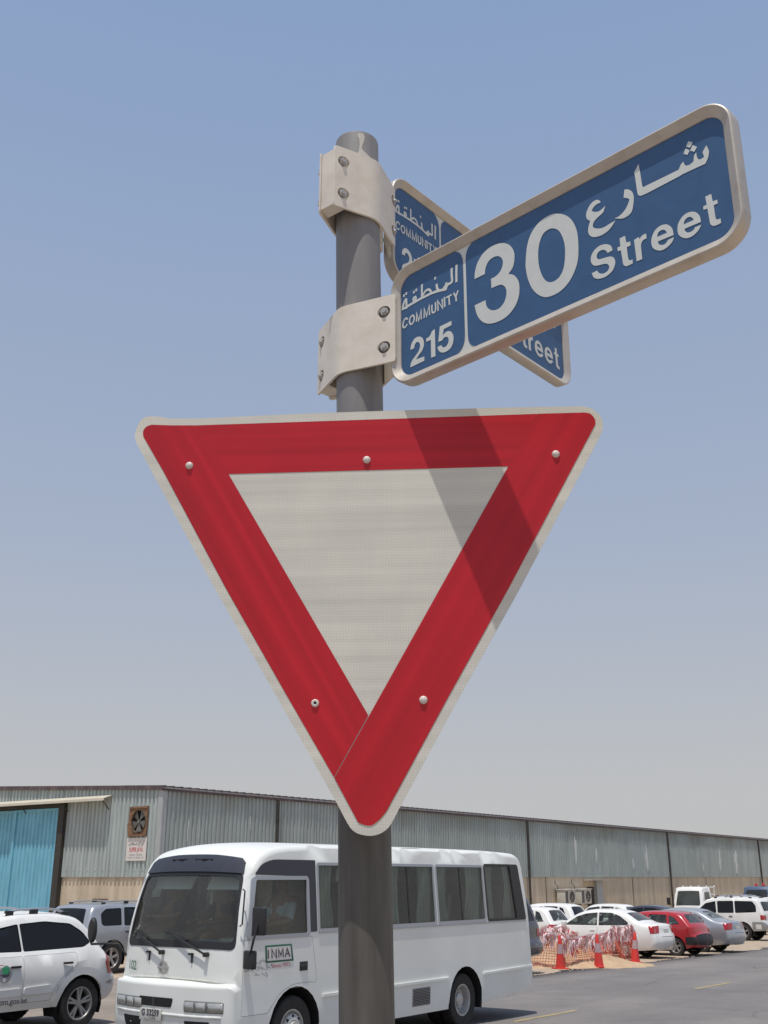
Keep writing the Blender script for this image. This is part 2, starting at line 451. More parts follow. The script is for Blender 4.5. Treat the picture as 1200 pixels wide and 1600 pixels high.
def surf(outer, holes=(), fmap=None, grid=0.0, back=None, extra=(), edge_d=None, gridok=None):
    """mesh of a 2D region with holes, mapped to 3D; back = map of the rear skin (gives thickness)"""
    d = edge_d or grid
    o = densify(outer, d) if d else list(outer)
    hs = [densify(h, d) if d else list(h) for h in holes]
    st = list(extra)
    if grid:
        xs = [p[0] for p in o]; ys = [p[1] for p in o]
        x = min(xs) + grid * .5
        while x < max(xs):
            y = min(ys) + grid * .5
            while y < max(ys):
                if gridok is None or gridok((x, y)): st.append((x, y))
                y += grid
            x += grid
    lim = (grid or d or 0.01) * 0.3
    st = [p for p in st if inpoly(p, o) and pdist(p, o) > (lim if p not in extra else 0.002) and all((not inpoly(p, h)) and pdist(p, h) > lim for h in hs)]
    pts, fs = tri_region([o] + hs, lambda c: inpoly(c, o) and not any(inpoly(c, h) for h in hs), st)
    vs = [Vector(fmap(*p)) for p in pts]
    if back:
        n = len(vs)
        cnt = {}
        for f in fs:
            for i in range(len(f)):
                e = (f[i], f[(i + 1) % len(f)])
                if (e[1], e[0]) in cnt: del cnt[(e[1], e[0])]
                else: cnt[e] = 1
        vs += [Vector(back(*p)) for p in pts]
        fs = fs + [tuple(i + n for i in reversed(f)) for f in fs] + [(e[1], e[0], e[0] + n, e[1] + n) for e in cnt]
    return vs, fs

def catmull(pts, n=5):
    """closed curve; third value 1 marks a corner"""
    out = []; N = len(pts)
    for i in range(N):
        p0, p1, p2, p3 = pts[i - 1], pts[i], pts[(i + 1) % N], pts[(i + 2) % N]
        if p1[2] and p2[2]: out.append((p1[0], p1[1])); continue
        t1 = ((p2[0] - p0[0]) / 2, (p2[1] - p0[1]) / 2) if not p1[2] else ((p2[0] - p1[0]), (p2[1] - p1[1]))
        t2 = ((p3[0] - p1[0]) / 2, (p3[1] - p1[1]) / 2) if not p2[2] else ((p2[0] - p1[0]), (p2[1] - p1[1]))
        for k in range(n):
            t = k / n; a = 2 * t ** 3 - 3 * t * t + 1; b = t ** 3 - 2 * t * t + t; c = -2 * t ** 3 + 3 * t * t; d = t ** 3 - t * t
            out.append((a * p1[0] + b * t1[0] + c * p2[0] + d * t2[0], a * p1[1] + b * t1[1] + c * p2[1] + d * t2[1]))
    return out

def curve_open(pts, n=5):
    if all(p[2] for p in pts) or len(pts) < 3: return [(p[0], p[1]) for p in pts]
    out = []
    for i in range(len(pts) - 1):
        p1, p2 = pts[i], pts[i + 1]; p0 = pts[i - 1] if i else p1; p3 = pts[i + 2] if i + 2 < len(pts) else p2
        if p1[2] and p2[2]: out.append((p1[0], p1[1])); continue
        t1 = ((p2[0] - p0[0]) / 2, (p2[1] - p0[1]) / 2) if not p1[2] else ((p2[0] - p1[0]), (p2[1] - p1[1]))
        t2 = ((p3[0] - p1[0]) / 2, (p3[1] - p1[1]) / 2) if not p2[2] else ((p2[0] - p1[0]), (p2[1] - p1[1]))
        for k in range(n):
            t = k / n; a = 2 * t ** 3 - 3 * t * t + 1; b = t ** 3 - 2 * t * t + t; c = -2 * t ** 3 + 3 * t * t; d = t ** 3 - t * t
            out.append((a * p1[0] + b * t1[0] + c * p2[0] + d * t2[0], a * p1[1] + b * t1[1] + c * p2[1] + d * t2[1]))
    out.append((pts[-1][0], pts[-1][1]))
    return out

def stroke_polys(line, w):
    """closed outline quads of a pen stroke with mitred joints (one polygon)"""
    L = []; Rr = []; n = len(line)
    for i in range(n):
        p = Vector(line[i])
        d0 = (p - Vector(line[i - 1])).normalized() if i else None
        d1 = (Vector(line[i + 1]) - p).normalized() if i < n - 1 else None
        if d0 is None: nn = Vector((-d1.y, d1.x)); s = 1
        elif d1 is None: nn = Vector((-d0.y, d0.x)); s = 1
        else:
            nn = (Vector((-d0.y, d0.x)) + Vector((-d1.y, d1.x)))
            if nn.length < 1e-4: nn = Vector((-d0.y, d0.x))
            nn.normalize(); s = 1 / max(0.45, nn.dot(Vector((-d1.y, d1.x))))
        L.append(tuple(p + nn * w * .5 * s)); Rr.append(tuple(p - nn * w * .5 * s))
    return [[L[i], L[i + 1], Rr[i + 1], Rr[i]] for i in range(n - 1)]

_ft = {}
def text_mesh(s, size, bold=0.0, squeeze=1.0):
    """flat lettering centred on the origin, in the XY plane"""
    c = bpy.data.curves.new('lettering', 'FONT')
    c.body = s; c.size = size; c.align_x = 'CENTER'; c.align_y = 'CENTER'; c.offset = bold; c.resolution_u = 3
    o = bpy.data.objects.new('lettering', c); COL.objects.link(o)
    dg = bpy.context.evaluated_depsgraph_get(); dg.update()
    me = bpy.data.meshes.new_from_object(o.evaluated_get(dg))
    vs = [Vector((v.co.x * squeeze, v.co.y, 0)) for v in me.vertices]; fs = [tuple(p.vertices) for p in me.polygons]
    bpy.data.objects.remove(o); bpy.data.curves.remove(c); bpy.data.meshes.remove(me)
    return vs, fs

def put_text(s, size, org, U, V, m, parent, name='lettering', bold=0.0, squeeze=1.0):
    vs, fs = text_mesh(s, size, bold, squeeze)
    org, U, V = Vector(org), Vector(U).normalized(), Vector(V).normalized()
    return part(name, [org + U * v.x + V * v.y for v in vs], fs, m, parent)

def gz(x, y):
    """ground height: level by the sign, falling gently away"""
    return -0.0175 * max(0.0, min(y, 95) - 17.5)
GLYPHS = [
    ('3', '*289.4,27 291.1,40.8 297.4,56.1 310.4,68.5 328.7,74.2 349.7,70.9 365.7,61 374.7,47 377.2,32.1 373.1,14.4 *362.9,4.9 373.4,-1.6 381.3,-13.3 384.3,-27.1 382.1,-45.2 373.5,-60.6 357,-71.9 337.6,-74.6 318.1,-71.1 303,-60.9 292.5,-44.1 *287.6,-23.8 *311.9,-23.7 314,-36.2 320.3,-45 329.9,-50.5 341.9,-50.6 352,-43.2 356.9,-30.8 356.3,-20 351.3,-12 342.8,-7.4 *325.7,-6.4 *325.6,11.8 337.1,12.7 347.3,19 352.2,30.6 350.5,40.3 343.2,48.3 333.3,51 322,48.1 314.8,38.3 *312.6,26.9'),
    ('0', '399.5,12.3 404.3,41.2 414.9,61.6 432.3,73.8 453.1,76.3 469.9,70.6 485.2,59 495.9,42.9 502.2,22 503.2,-4.6 500.5,-29.3 492.4,-47.7 479.7,-62.4 461.6,-71.1 439.8,-70.8 424.2,-61.9 410.9,-45 402.8,-23.6 399.3,-3|425.3,16 428.9,33.6 436.9,47.3 447.4,51 457.4,48.7 467,40.7 474,25.9 477.7,7.2 476.9,-13.1 473,-31.8 465.4,-43.3 455.2,-47.8 445.3,-46.3 436.7,-39.2 429.5,-23.9 425.5,-5.1'),
    ('S', '*563.5,-41.3 562.4,-34.5 558.7,-29.4 551.6,-24.9 541.2,-23 531.4,-26.6 525.6,-33.1 523.8,-40.4 525.1,-47.3 529.4,-53 536.2,-55.7 545.4,-57.5 552.2,-60.2 555.1,-64.6 554.9,-69.1 551.1,-73 545.3,-73.8 539.6,-71.7 535.8,-68 *534.1,-63.8 *523.8,-64.2 526.2,-71.7 530.5,-76.4 537.3,-79.6 547,-80.8 556.5,-78.2 563.2,-72.7 566.6,-64.1 565.7,-57 562.1,-52 556,-49.2 547.4,-47.6 538.8,-46 535.5,-42.8 535,-38 537.4,-33.9 542.2,-32.1 548,-33.4 552.3,-37.1 *554.6,-42'),
    ('t', '*577.4,-26.7 *587.1,-26.4 *588.3,-38.9 *594.9,-40.2 *595.2,-47.1 *588.4,-47.1 588.8,-60.7 589.6,-68.9 592.1,-71.7 *596.3,-72.1 *596.2,-78.7 *590.3,-79.2 584.8,-78.7 581.1,-75.7 579.6,-71.6 579.2,-65.3 *577.9,-47.9 *572.6,-47.1 *572.2,-40.5 *577.7,-40.5'),
    ('r', '*601.6,-40.7 *610,-39.5 *611.1,-43.7 615,-39.9 *622.5,-39 *622.8,-47.5 617,-48.1 613.9,-51.1 612.3,-57 *612.5,-78.7 *602.9,-78.5'),
    ('e', '*666.8,-62.6 665.3,-51 660.1,-42.6 653.9,-38.6 645.9,-37.6 637.5,-41.1 631.6,-49.4 629.7,-58.2 631,-67.1 635.8,-73.6 643.3,-78.2 651.3,-78.5 659.5,-75.5 664.5,-71 *666.5,-66.1 *656.4,-66.6 654.2,-69.6 650,-71.1 644.8,-69.6 641.6,-66.2 *640.4,-61.5|*640,-53.6 642.3,-47.6 647.2,-45.5 652.4,-47.1 *655.5,-51.4 *656.1,-54.1'),
    ('e', '*710.7,-61.6 709.6,-51.1 705,-43 698.4,-38.5 690.8,-37 682.8,-39.6 676.2,-46.7 673.7,-54.3 673.8,-63.9 678.2,-71.6 686,-77.2 694.2,-78.2 702.2,-75.3 707.4,-71.1 *710.5,-66.3 *700.6,-65.9 698.4,-68.8 693.8,-70 688.8,-69 685.5,-65.4 *684.2,-60.7|*683.7,-53 686.1,-47.4 690.7,-44.8 695.7,-45.9 *699.1,-50.3 *699.7,-53.3'),
    ('t', '*721.3,-24.5 *730.7,-24.5 *731.7,-37.5 *738.6,-38.3 *738.9,-44.4 *732.5,-44.6 732.7,-57.4 733.3,-67 735.9,-69.8 *740.1,-70.1 *740.2,-77.6 *734.3,-78.1 728.9,-77.1 725.5,-74.1 723.9,-69.7 723.5,-62.2 *722.5,-45 *716.6,-44.4 *716.5,-38.6 *722.2,-38.5'),
    ('arabic', '*685.9,29.4 *690,30.1 *712.1,29.5 *727.4,28.9 731.9,35.5 734.7,43.7 734.4,50.6 *732.1,58.4 *725,50.2 *726.8,41.3 722.2,40.1 717.9,41.7 715.9,47 *715.4,55 711.8,51.4 *709.8,42.2 702.8,40.1 697.1,42 694.9,46.4 *694.2,50.6 689.8,47.8 687.2,44.2 *685.1,40.8 *630.2,41.5 *625,41.3 623.7,46 *622.3,70.1 *621,85.9 *612.5,75.3 613.5,55.4 614.4,37.7 615.9,31.9 *619.5,28.6 *628.9,27.8 *628.9,27.8'),
    ('dot', '*705.4,80.4 *711.9,74.6 *706.8,68.2 *700.6,73.5'),
    ('dot', '*711.2,70.4 *717.8,63.5 *712.7,57.6 *706.5,63.1'),
    ('dot', '*699.7,70.7 *705.8,64.1 *701.5,58 *695.5,63.5'),
    ('re', '*592.9,53.6 598.4,51.2 603.7,46.2 607,39 607.7,31.2 605.9,20.5 602.8,10.6 597.9,6.2 589.8,4.7 583,6 *571.5,12 579,12 587.3,15.4 593.4,20.5 598,27.4 *600,32.8 596,36.5 *590.3,40.2'),
    ('ain', '*549.5,52.1 547.5,56.7 542.9,60.2 535.8,60.5 528.2,55.9 522.7,47.9 521.2,41.5 522.7,34.8 *527.9,28.5 524.2,19.9 522.8,12.4 524.3,5.2 529.2,-1 536.7,-4.7 547.2,-6.2 557.9,-4.3 565.9,0.5 *572.8,7.9 562.3,6.8 552.8,5.6 544.7,6.8 537.3,10.4 532.8,14.6 532.4,19.5 535.4,24.5 541.6,28 547.7,30.2 *553.3,32.8 *557.2,42.3 550.8,39.3 544.2,38.2 537.8,40.4 *531.8,45.2 536.2,50.1 542.3,52.4'),
    ('2', '*135.9,-52.6 136.9,-44.4 141.7,-37 149,-32.8 158.2,-33.9 165.3,-39.6 168.6,-47.8 168.5,-56.2 164.2,-64.2 156.3,-70.2 *149.1,-76.4 *169.5,-77.7 *169.4,-86.1 *135.1,-87.2 136.5,-79.5 141.9,-72.9 149.8,-67.3 156.5,-61.3 159.4,-53.9 158.6,-48.2 154.8,-43.6 150.2,-42.9 146.4,-46.3 *145,-52.2'),
    ('1', '*195.6,-33.4 *196,-87 *185.6,-86.3 *185.7,-51.1 *174.4,-50.7 *174.5,-44.2 180.1,-43.6 184.6,-41.1 *188.6,-34.7'),
    ('5', '*234.6,-32.7 *235,-40.9 *216.3,-41.8 *213.9,-52.9 220.5,-49.7 228,-50 234,-54.4 237.8,-61.6 238.5,-69.2 236.5,-77.7 230.7,-84.8 222,-87.2 212.7,-86.2 205.9,-81.8 202.3,-76.3 *200.9,-71 *210.2,-70.7 211.8,-74.1 215.4,-77.2 220.4,-77.3 224.8,-74.3 227.2,-69 226.4,-62.9 223.4,-59.7 218.4,-58.3 214.6,-60 *212.7,-62.4 *202.9,-61.8 *207.3,-33'),
]
STROKES = [
    (3.1, '128.9,11.7 126.7,15.4 123,15.9 119.3,11.9 117.4,6 118.4,0.8 121.4,-1.3 125.1,-0 *128.4,3.1'),
    (3.1, '140.1,15.7 135.3,12.2 134,5.5 136.2,0.4 139.8,-1.4 144.6,2.5 145.8,9.2 143.7,14.3 140.1,15.7'),
    (3.1, '*151.5,-1.5 *151.8,17 *156.9,-1.2 *163.4,18.3 *163.1,-1.1'),
    (3.1, '*170.3,-1.2 *170.7,17.8 *176.4,-0 *182.9,19.3 *183.6,-0.6'),
    (3.1, '*189.3,17.7 189.5,5.9 191.8,0.9 196,0.9 198.2,5.9 *198.1,19.6'),
    (3.1, '*204.1,-0.6 *203.5,19.8 *214.9,0.3 *214,19.5'),
    (3.4, '*219.6,21 *219.8,0.7'),
    (3.1, '*223.7,17.9 *236.8,18.5|*229.9,17.9 *231.1,0.5'),
    (3.1, '*241.3,20.1 *246.2,10.2 *251.7,20.8|*246.2,10.2 *247,0.9'),
    (3.6, '*249.4,73.2 *248.6,54.5 *248.4,38.6'),
    (3.6, '*238,71.7 *237.7,59.3 238.3,46 235.4,43 *227.8,42.7 224.9,38.6 222.7,35.4 *217.2,38.3 *223.6,43.3 225.2,48|*223.4,35.1 *206.7,39.2 202.9,45.6 *201.4,55.3|*206.7,39.2 198.3,40.4 *186.9,41.6 175.4,41.6 *163.8,41.6 *143.3,40.4 *128.5,39.2'),
    (3.2, '*166,69.8 *165.3,42.2|*167.5,46.1 174.1,51.8 181.4,52.4 186.3,47.9 188.3,42.2'),
    (3.4, '143.4,46.5 145.6,50.4 149.3,50.1 150.4,46 147,43.2 143.7,46.4|*148.5,44.4 *144.8,39.8|*126.4,57.2 119.6,49 *117.3,38.9 *127,38 *126.4,56'),
    (3.8, '*118.4,65.4 *122.6,65.1'),
    (3.8, '*124.4,67.2 *128.6,66.9'),
    (3.8, '*143.7,62.1 *147.9,61.8'),
    (3.8, '*149.6,63.9 *153.8,63.6'),
    (3.8, '*196.4,68.4 *200.4,68.1'),
]
YIELD = {
    'outer': '*-401.8,338.4 -403.9,351 -401.6,365.9 -394.5,380.8 -383.2,386.8 -366.6,386.2 *-340.4,381.6 *-292.3,380 *-86.8,383.2 *50.9,383.7 *254.9,383 *392.4,380.8 407.7,376.6 420.4,366.4 427.1,351.5 426,334.6 *419.6,320.3 *271.5,52.6 *154.1,-148 *66.5,-303.3 57,-320.6 47.9,-331.1 35,-337.8 21,-339.6 5.9,-336.7 -4.2,-331 -12.4,-320.4 *-30,-289.3 *-116.1,-146.1 *-242.9,62.6 *-357.5,261.1',
    'red': '*-388.4,348 -389.2,358 -384,366.6 *-374.9,370.1 *-336,367.6 *-292,366.2 *50.9,367.5 *313.7,368.7 *397.2,368.4 407,365.6 414.1,355.6 *414.6,345.9 *253.9,55.2 *151.6,-121.2 *48.9,-303.2 *39.9,-313.8 32.9,-319.6 24.9,-324.3 13.8,-323.3 *4.7,-319.5 *-34.7,-250 *-117.1,-114.9 *-223.6,62.3 *-347.4,280.2',
    'white': '*-229.6,270.8 *260.9,271.2 *19.8,-153.7',
    'rivets': '-300.6,288.6 14.9,290.3 343.2,291.4 109,-130 -67.1,-133.2',
}
def dec(s):
    return [[(float(t.lstrip('*').split(',')[0]), float(t.split(',')[1]), int(t[0] == '*')) for t in pl.split()] for pl in s.split('|')]

# ------------------------------------------------------------------ sign post and its signs
def pole_x(h): return -0.0304 - 0.0177 * h          # the post leans slightly to the left
PY = 1.80
post = thing('sign_post', 'round grey steel post with grimy lower half carrying the street signs and the red triangle', 'post', (pole_x(-EYE), PY, 0))
def post_local(h, a=0, r=0): return (pole_x(h) - pole_x(-EYE) + math.cos(a) * r, math.sin(a) * r, h + EYE)

m, t, b = new_mat('post_paint')
gmn = t.nodes.new('ShaderNodeNewGeometry'); sx = t.nodes.new('ShaderNodeSeparateXYZ'); t.links.new(gmn.outputs['Position'], sx.inputs[0])
ramp = t.nodes.new('ShaderNodeValToRGB')
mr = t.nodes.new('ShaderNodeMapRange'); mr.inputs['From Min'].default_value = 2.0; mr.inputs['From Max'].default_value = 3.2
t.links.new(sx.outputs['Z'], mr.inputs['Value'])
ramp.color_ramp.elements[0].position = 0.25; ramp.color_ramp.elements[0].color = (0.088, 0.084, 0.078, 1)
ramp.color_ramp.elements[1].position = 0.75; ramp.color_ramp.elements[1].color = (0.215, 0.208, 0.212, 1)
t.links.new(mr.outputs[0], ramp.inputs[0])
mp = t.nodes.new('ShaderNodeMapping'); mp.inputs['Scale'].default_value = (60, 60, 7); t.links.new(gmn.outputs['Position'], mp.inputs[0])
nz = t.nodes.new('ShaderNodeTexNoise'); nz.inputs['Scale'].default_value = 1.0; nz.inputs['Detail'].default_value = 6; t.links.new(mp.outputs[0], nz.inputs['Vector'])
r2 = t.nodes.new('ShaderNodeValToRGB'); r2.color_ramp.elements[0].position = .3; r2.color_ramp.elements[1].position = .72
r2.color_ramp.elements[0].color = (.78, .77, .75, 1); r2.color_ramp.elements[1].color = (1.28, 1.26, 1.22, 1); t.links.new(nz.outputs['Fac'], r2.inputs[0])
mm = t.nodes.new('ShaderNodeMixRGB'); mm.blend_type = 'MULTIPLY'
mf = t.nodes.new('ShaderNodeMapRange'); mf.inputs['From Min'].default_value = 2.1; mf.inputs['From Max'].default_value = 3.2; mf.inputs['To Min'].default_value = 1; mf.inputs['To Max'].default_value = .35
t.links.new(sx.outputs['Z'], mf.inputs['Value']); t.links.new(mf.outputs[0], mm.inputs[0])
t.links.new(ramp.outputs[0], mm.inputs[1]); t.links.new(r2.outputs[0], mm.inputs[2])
# scattered pale scuffs on the lower part
mp2 = t.nodes.new('ShaderNodeMapping'); mp2.inputs['Scale'].default_value = (45, 45, 22); t.links.new(gmn.outputs['Position'], mp2.inputs[0])
nz2 = t.nodes.new('ShaderNodeTexNoise'); nz2.inputs['Scale'].default_value = 1; nz2.inputs['Detail'].default_value = 8; nz2.inputs['Roughness'].default_value = .8; t.links.new(mp2.outputs[0], nz2.inputs['Vector'])
r3 = t.nodes.new('ShaderNodeValToRGB'); r3.color_ramp.elements[0].position = .62; r3.color_ramp.elements[1].position = .74
r3.color_ramp.elements[0].color = (0, 0, 0, 1); r3.color_ramp.elements[1].color = (.5, .5, .5, 1); t.links.new(nz2.outputs['Fac'], r3.inputs[0])
mm2 = t.nodes.new('ShaderNodeMixRGB'); t.links.new(r3.outputs[0], mm2.inputs[0]); t.links.new(mm.outputs[0], mm2.inputs[1]); mm2.inputs[2].default_value = (.24, .23, .21, 1)
t.links.new(mm2.outputs[0], b.inputs['Base Color']); b.inputs['Roughness'].default_value = .62
bp = t.nodes.new('ShaderNodeBump'); bp.inputs['Strength'].default_value = .25; bp.inputs['Distance'].default_value = .002
t.links.new(nz2.outputs['Fac'], bp.inputs['Height']); t.links.new(bp.outputs[0], b.inputs['Normal'])
M['post_paint'] = m

PR = 0.0435
vs = []; fs = []; NS = 48
hs = [-EYE, -1.2, -.4, 0, .4, .8, 1.1, 1.415, 1.4185, 1.4195]
rs = [PR] * 8 + [PR - .0008, PR - .003]
for h, r_ in zip(hs, rs):
    for k in range(NS): vs.append(post_local(h, 2 * math.pi * k / NS, r_))
for j in range(len(hs) - 1):
    for k in range(NS): fs.append((j * NS + k, j * NS + (k + 1) % NS, (j + 1) * NS + (k + 1) % NS, (j + 1) * NS + k))
fs.append(tuple(range((len(hs) - 1) * NS, len(hs) * NS)))
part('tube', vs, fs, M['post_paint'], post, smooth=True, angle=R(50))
f_ = MB(); f_.lathe([(.0, .0), (.11, .0), (.11, .012), (.05, .014), (.046, .02)], 24, 'z'); f_.build('base_plate', M['pole'], post)
# pale paint smeared down the top of the post (a patch wrapped on the tube)
def on_post(a, h, off=.0004):
    q = post_local(h, a, PR + off); return q
sm = roundp([(-1.52, 1.412), (-1.25, 1.413), (-1.18, 1.405), (-1.23, 1.392), (-1.28, 1.386), (-1.34, 1.376), (-1.20, 1.369), (-.95, 1.362), (-.62, 1.352), (-.55, 1.338), (-.8, 1.335), (-1.1, 1.345), (-1.5, 1.352), (-1.8, 1.356), (-1.95, 1.362), (-1.83, 1.363), (-1.6, 1.358), (-1.48, 1.368), (-1.42, 1.385), (-1.45, 1.398), (-1.52, 1.404)], .01, 2)
vs, fs = surf(sm, (), lambda a, h: on_post(a, h), 0, edge_d=.05)
part('paint_smear', vs, fs, M['paint_splash'], post)

def rr(u0, u1, v0, v1, r, n=8):
    out = []
    for (cx, cy, a0) in ((u1 - r, v0 + r, -90), (u1 - r, v1 - r, 0), (u0 + r, v1 - r, 90), (u0 + r, v0 + r, 180)):
        for k in range(n + 1):
            a = R(a0 + 90 * k / n); out.append((cx + r * math.cos(a), cy + r * math.sin(a)))
    return out

def frame3(org, ang, sgn):
    r_ = R(ang)
    U = Vector((math.cos(r_), sgn * math.sin(r_), 0)); V = Vector((0, 0, 1))
    N = Vector((sgn * math.sin(r_), -math.cos(r_), 0)) if sgn > 0 else Vector((-math.sin(r_), -math.cos(r_), 0))
    return Vector(org), U, V, N

def street_sign(label, zc, ang, sgn, scale, du, clamp_zc, clamp_dx, cr, cl, skip=()):
    """du: shift along the blade; all local coordinates in metres from the post axis"""
    org = Vector((-.045, PY, zc))
    root = thing('street_sign', label, 'street sign', org, 0, 'blue street signs clamped to the post')
    _, U, V, N = frame3(org, ang, sgn)
    P = lambda u, v, n: U * (u * scale + du) + V * (v * scale) + N * n
    u0, u1, v0, v1, rad = .0955, .7785, -.1200, .1200, .046
    # frame swept round a rounded rectangle
    sec = [(0.0175, .001), (0.0173, -.0062), (.0042, -.0112), (.0022, -.0112), (.0006, -.0100), (0, -.0080), (0, .0120), (.0006, .0140), (.0020, .0152), (.0034, .0154), (.0165, .0066), (.0174, .0060), (.0177, .003)]
    vs = []; fs = []; n = None
    for (i, h) in sec:
        ring = rr(u0 + i, u1 - i, v0 + i, v1 - i, rad - i, 10); n = len(ring)
        vs += [P(u, v, h) for u, v in ring]
    for j in range(len(sec) - 1):
        for k in range(n): fs.append((j * n + k, j * n + (k + 1) % n, (j + 1) * n + (k + 1) % n, (j + 1) * n + k))
    part('frame', vs, fs, M['champagne'], root, smooth=True, angle=R(40))
    for side in (1, -1):
        ring = rr(u0 + .0165, u1 - .0165, v0 + .0165, v1 - .0165, rad - .0165, 10)
        part('face_sheet', [P(u, v, .0036 if side > 0 else -.003) for u, v in ring], [tuple(range(len(ring)))], M['sign_white'], root)
    ul, ur = .1055, .7560
    pa = roundp([(ul - .002, -.1035), (.2638, -.1035), (.2638, .1045), (ul - .002, .1045)], [.022, .034, .034, .022], 6)
    pb = roundp([(.2702, -.1035), (ur + .004, -.1035), (ur + .004, .1045), (.2702, .1045)], [.030, .028, .028, .030], 6)
    for pg in (pa, pb): part('blue_panel', [P(u, v, .0042) for u, v in pg], [tuple(range(len(pg)))], M['sign_blue'], root)
    for nm, s_ in GLYPHS:
        if nm in skip: continue
        polys = [[(q[0] / 1000, q[1] / 1000) for q in catmull(pl, 5)] for pl in dec(s_)]
        pts, fc = tri_region(polys, lambda c: sum(inpoly(c, q) for q in polys) % 2 == 1)
        part('letter' if len(nm) == 1 else 'arabic_letter', [P(u, v, .0048) for u, v in pts], fc, M['sign_white'], root)
    arab = []; cnt = 0
    for w, s_ in STROKES:
        polys = []
        for pl in dec(s_): polys += stroke_polys(curve_open([(q[0] / 1000, q[1] / 1000, q[2]) for q in pl], 4), w / 1000 * (1.12 if cnt < 9 else 1.42))
        cnt += 1
        if cnt <= 9:
            pts, fc = tri_region(polys, lambda c: any(inpoly(c, q) for q in polys))
            part('letter', [P(u, v, .0048) for u, v in pts], fc, M['sign_white'], root)
        else: arab += polys
    pts, fc = tri_region(arab, lambda c: any(inpoly(c, q) for q in arab))
    part('arabic_lettering', [P(u, v, .0048) for u, v in pts], fc, M['sign_white'], root)
    # clamp: two cast shells bent round the post, bolted through their flanges
    cz = clamp_zc - zc; Cc = Vector((clamp_dx, 0, cz)); hw = .069
    def nf(s_):
        a_s = abs(s_)
        return math.sqrt(.0505 ** 2 - a_s * a_s) if a_s < .0173 else .0474 - .364 * (a_s - .0173)
    circ = lambda cx, cy, r_: [(cx + r_ * math.cos(2 * math.pi * k / 20), cy + r_ * math.sin(2 * math.pi * k / 20)) for k in range(20)]
    bolts = [(a, c * .0365) for a in (.018 - cl, .0875) for c in (-1, 1)]
    for side in (1, -1):
        Q = lambda s_, z, o=0: Cc + U * s_ + V * z + N * (side * (nf(s_) - o))
        out = roundp([(-cl, -hw), (cr, -hw), (cr, hw), (-cl, hw)], .004, 2)
        vs, fs = surf(out, [circ(x, y, .0122) for x, y in bolts] if side > 0 else (), lambda x, y: Q(x, y), .008, back=lambda x, y: Q(x, y, .0048))
        sh = part('clamp_shell', vs, fs, M['cream'], root, smooth=True, angle=R(35))
        for (x, y) in bolts:
            mb = MB(); c0 = Q(x, y, .0044) if side > 0 else Q(x, y, -.0002)
            W_ = (N * side * .94 + U * (.342 if x > 0 else -.342)).normalized(); mb.cyl(c0 - W_ * .0022, c0 - W_ * .0012, .0140, n=20)
            mb.build('washer', M['bolt_dark'] if side > 0 else M['bolt'], sh)  # front washers take a dark colour for the shade inside the bolt recess
            mb = MB(); mb.cyl(c0 - W_ * .001, c0 + W_ * .0058, .0090, .0084, n=6); mb.cyl(c0 + W_ * .0058, c0 + W_ * .0088, .0045, .0040, n=10)
            mb.build('bolt', M['bolt'], sh)
    mb = MB()
    for z0, z1 in ((-hw + .006, hw - .006),):
        ne = nf(cl) - .0045; pts = [(-cl + .0018, -ne), (-cl + .0018, ne), (-.060, .0265), (-.060, -.0265)]
        vs = [Cc + U * a + N * c + V * z for z in (z0, z1) for a, c in pts]
        mb.add(vs, [(0, 1, 2, 3), (4, 5, 6, 7), (0, 1, 5, 4), (1, 2, 6, 5), (2, 3, 7, 6), (3, 0, 4, 7)])
    mb.build('clamp_spacer', M['cream'], root)
    return root

street_sign('blue 30 Street sign on the lower clamp, its far end rising towards the upper right', EYE + .9485, 45, -1, 1.0, 0.0, EYE + .950, -.002, .109, .099)
street_sign('blue street sign on the upper clamp, partly hidden behind the 30 Street sign', EYE + 1.272, 50, 1, 1.03, -.0180, EYE + 1.2845, -.008, .096, .090, ('3', '0'))

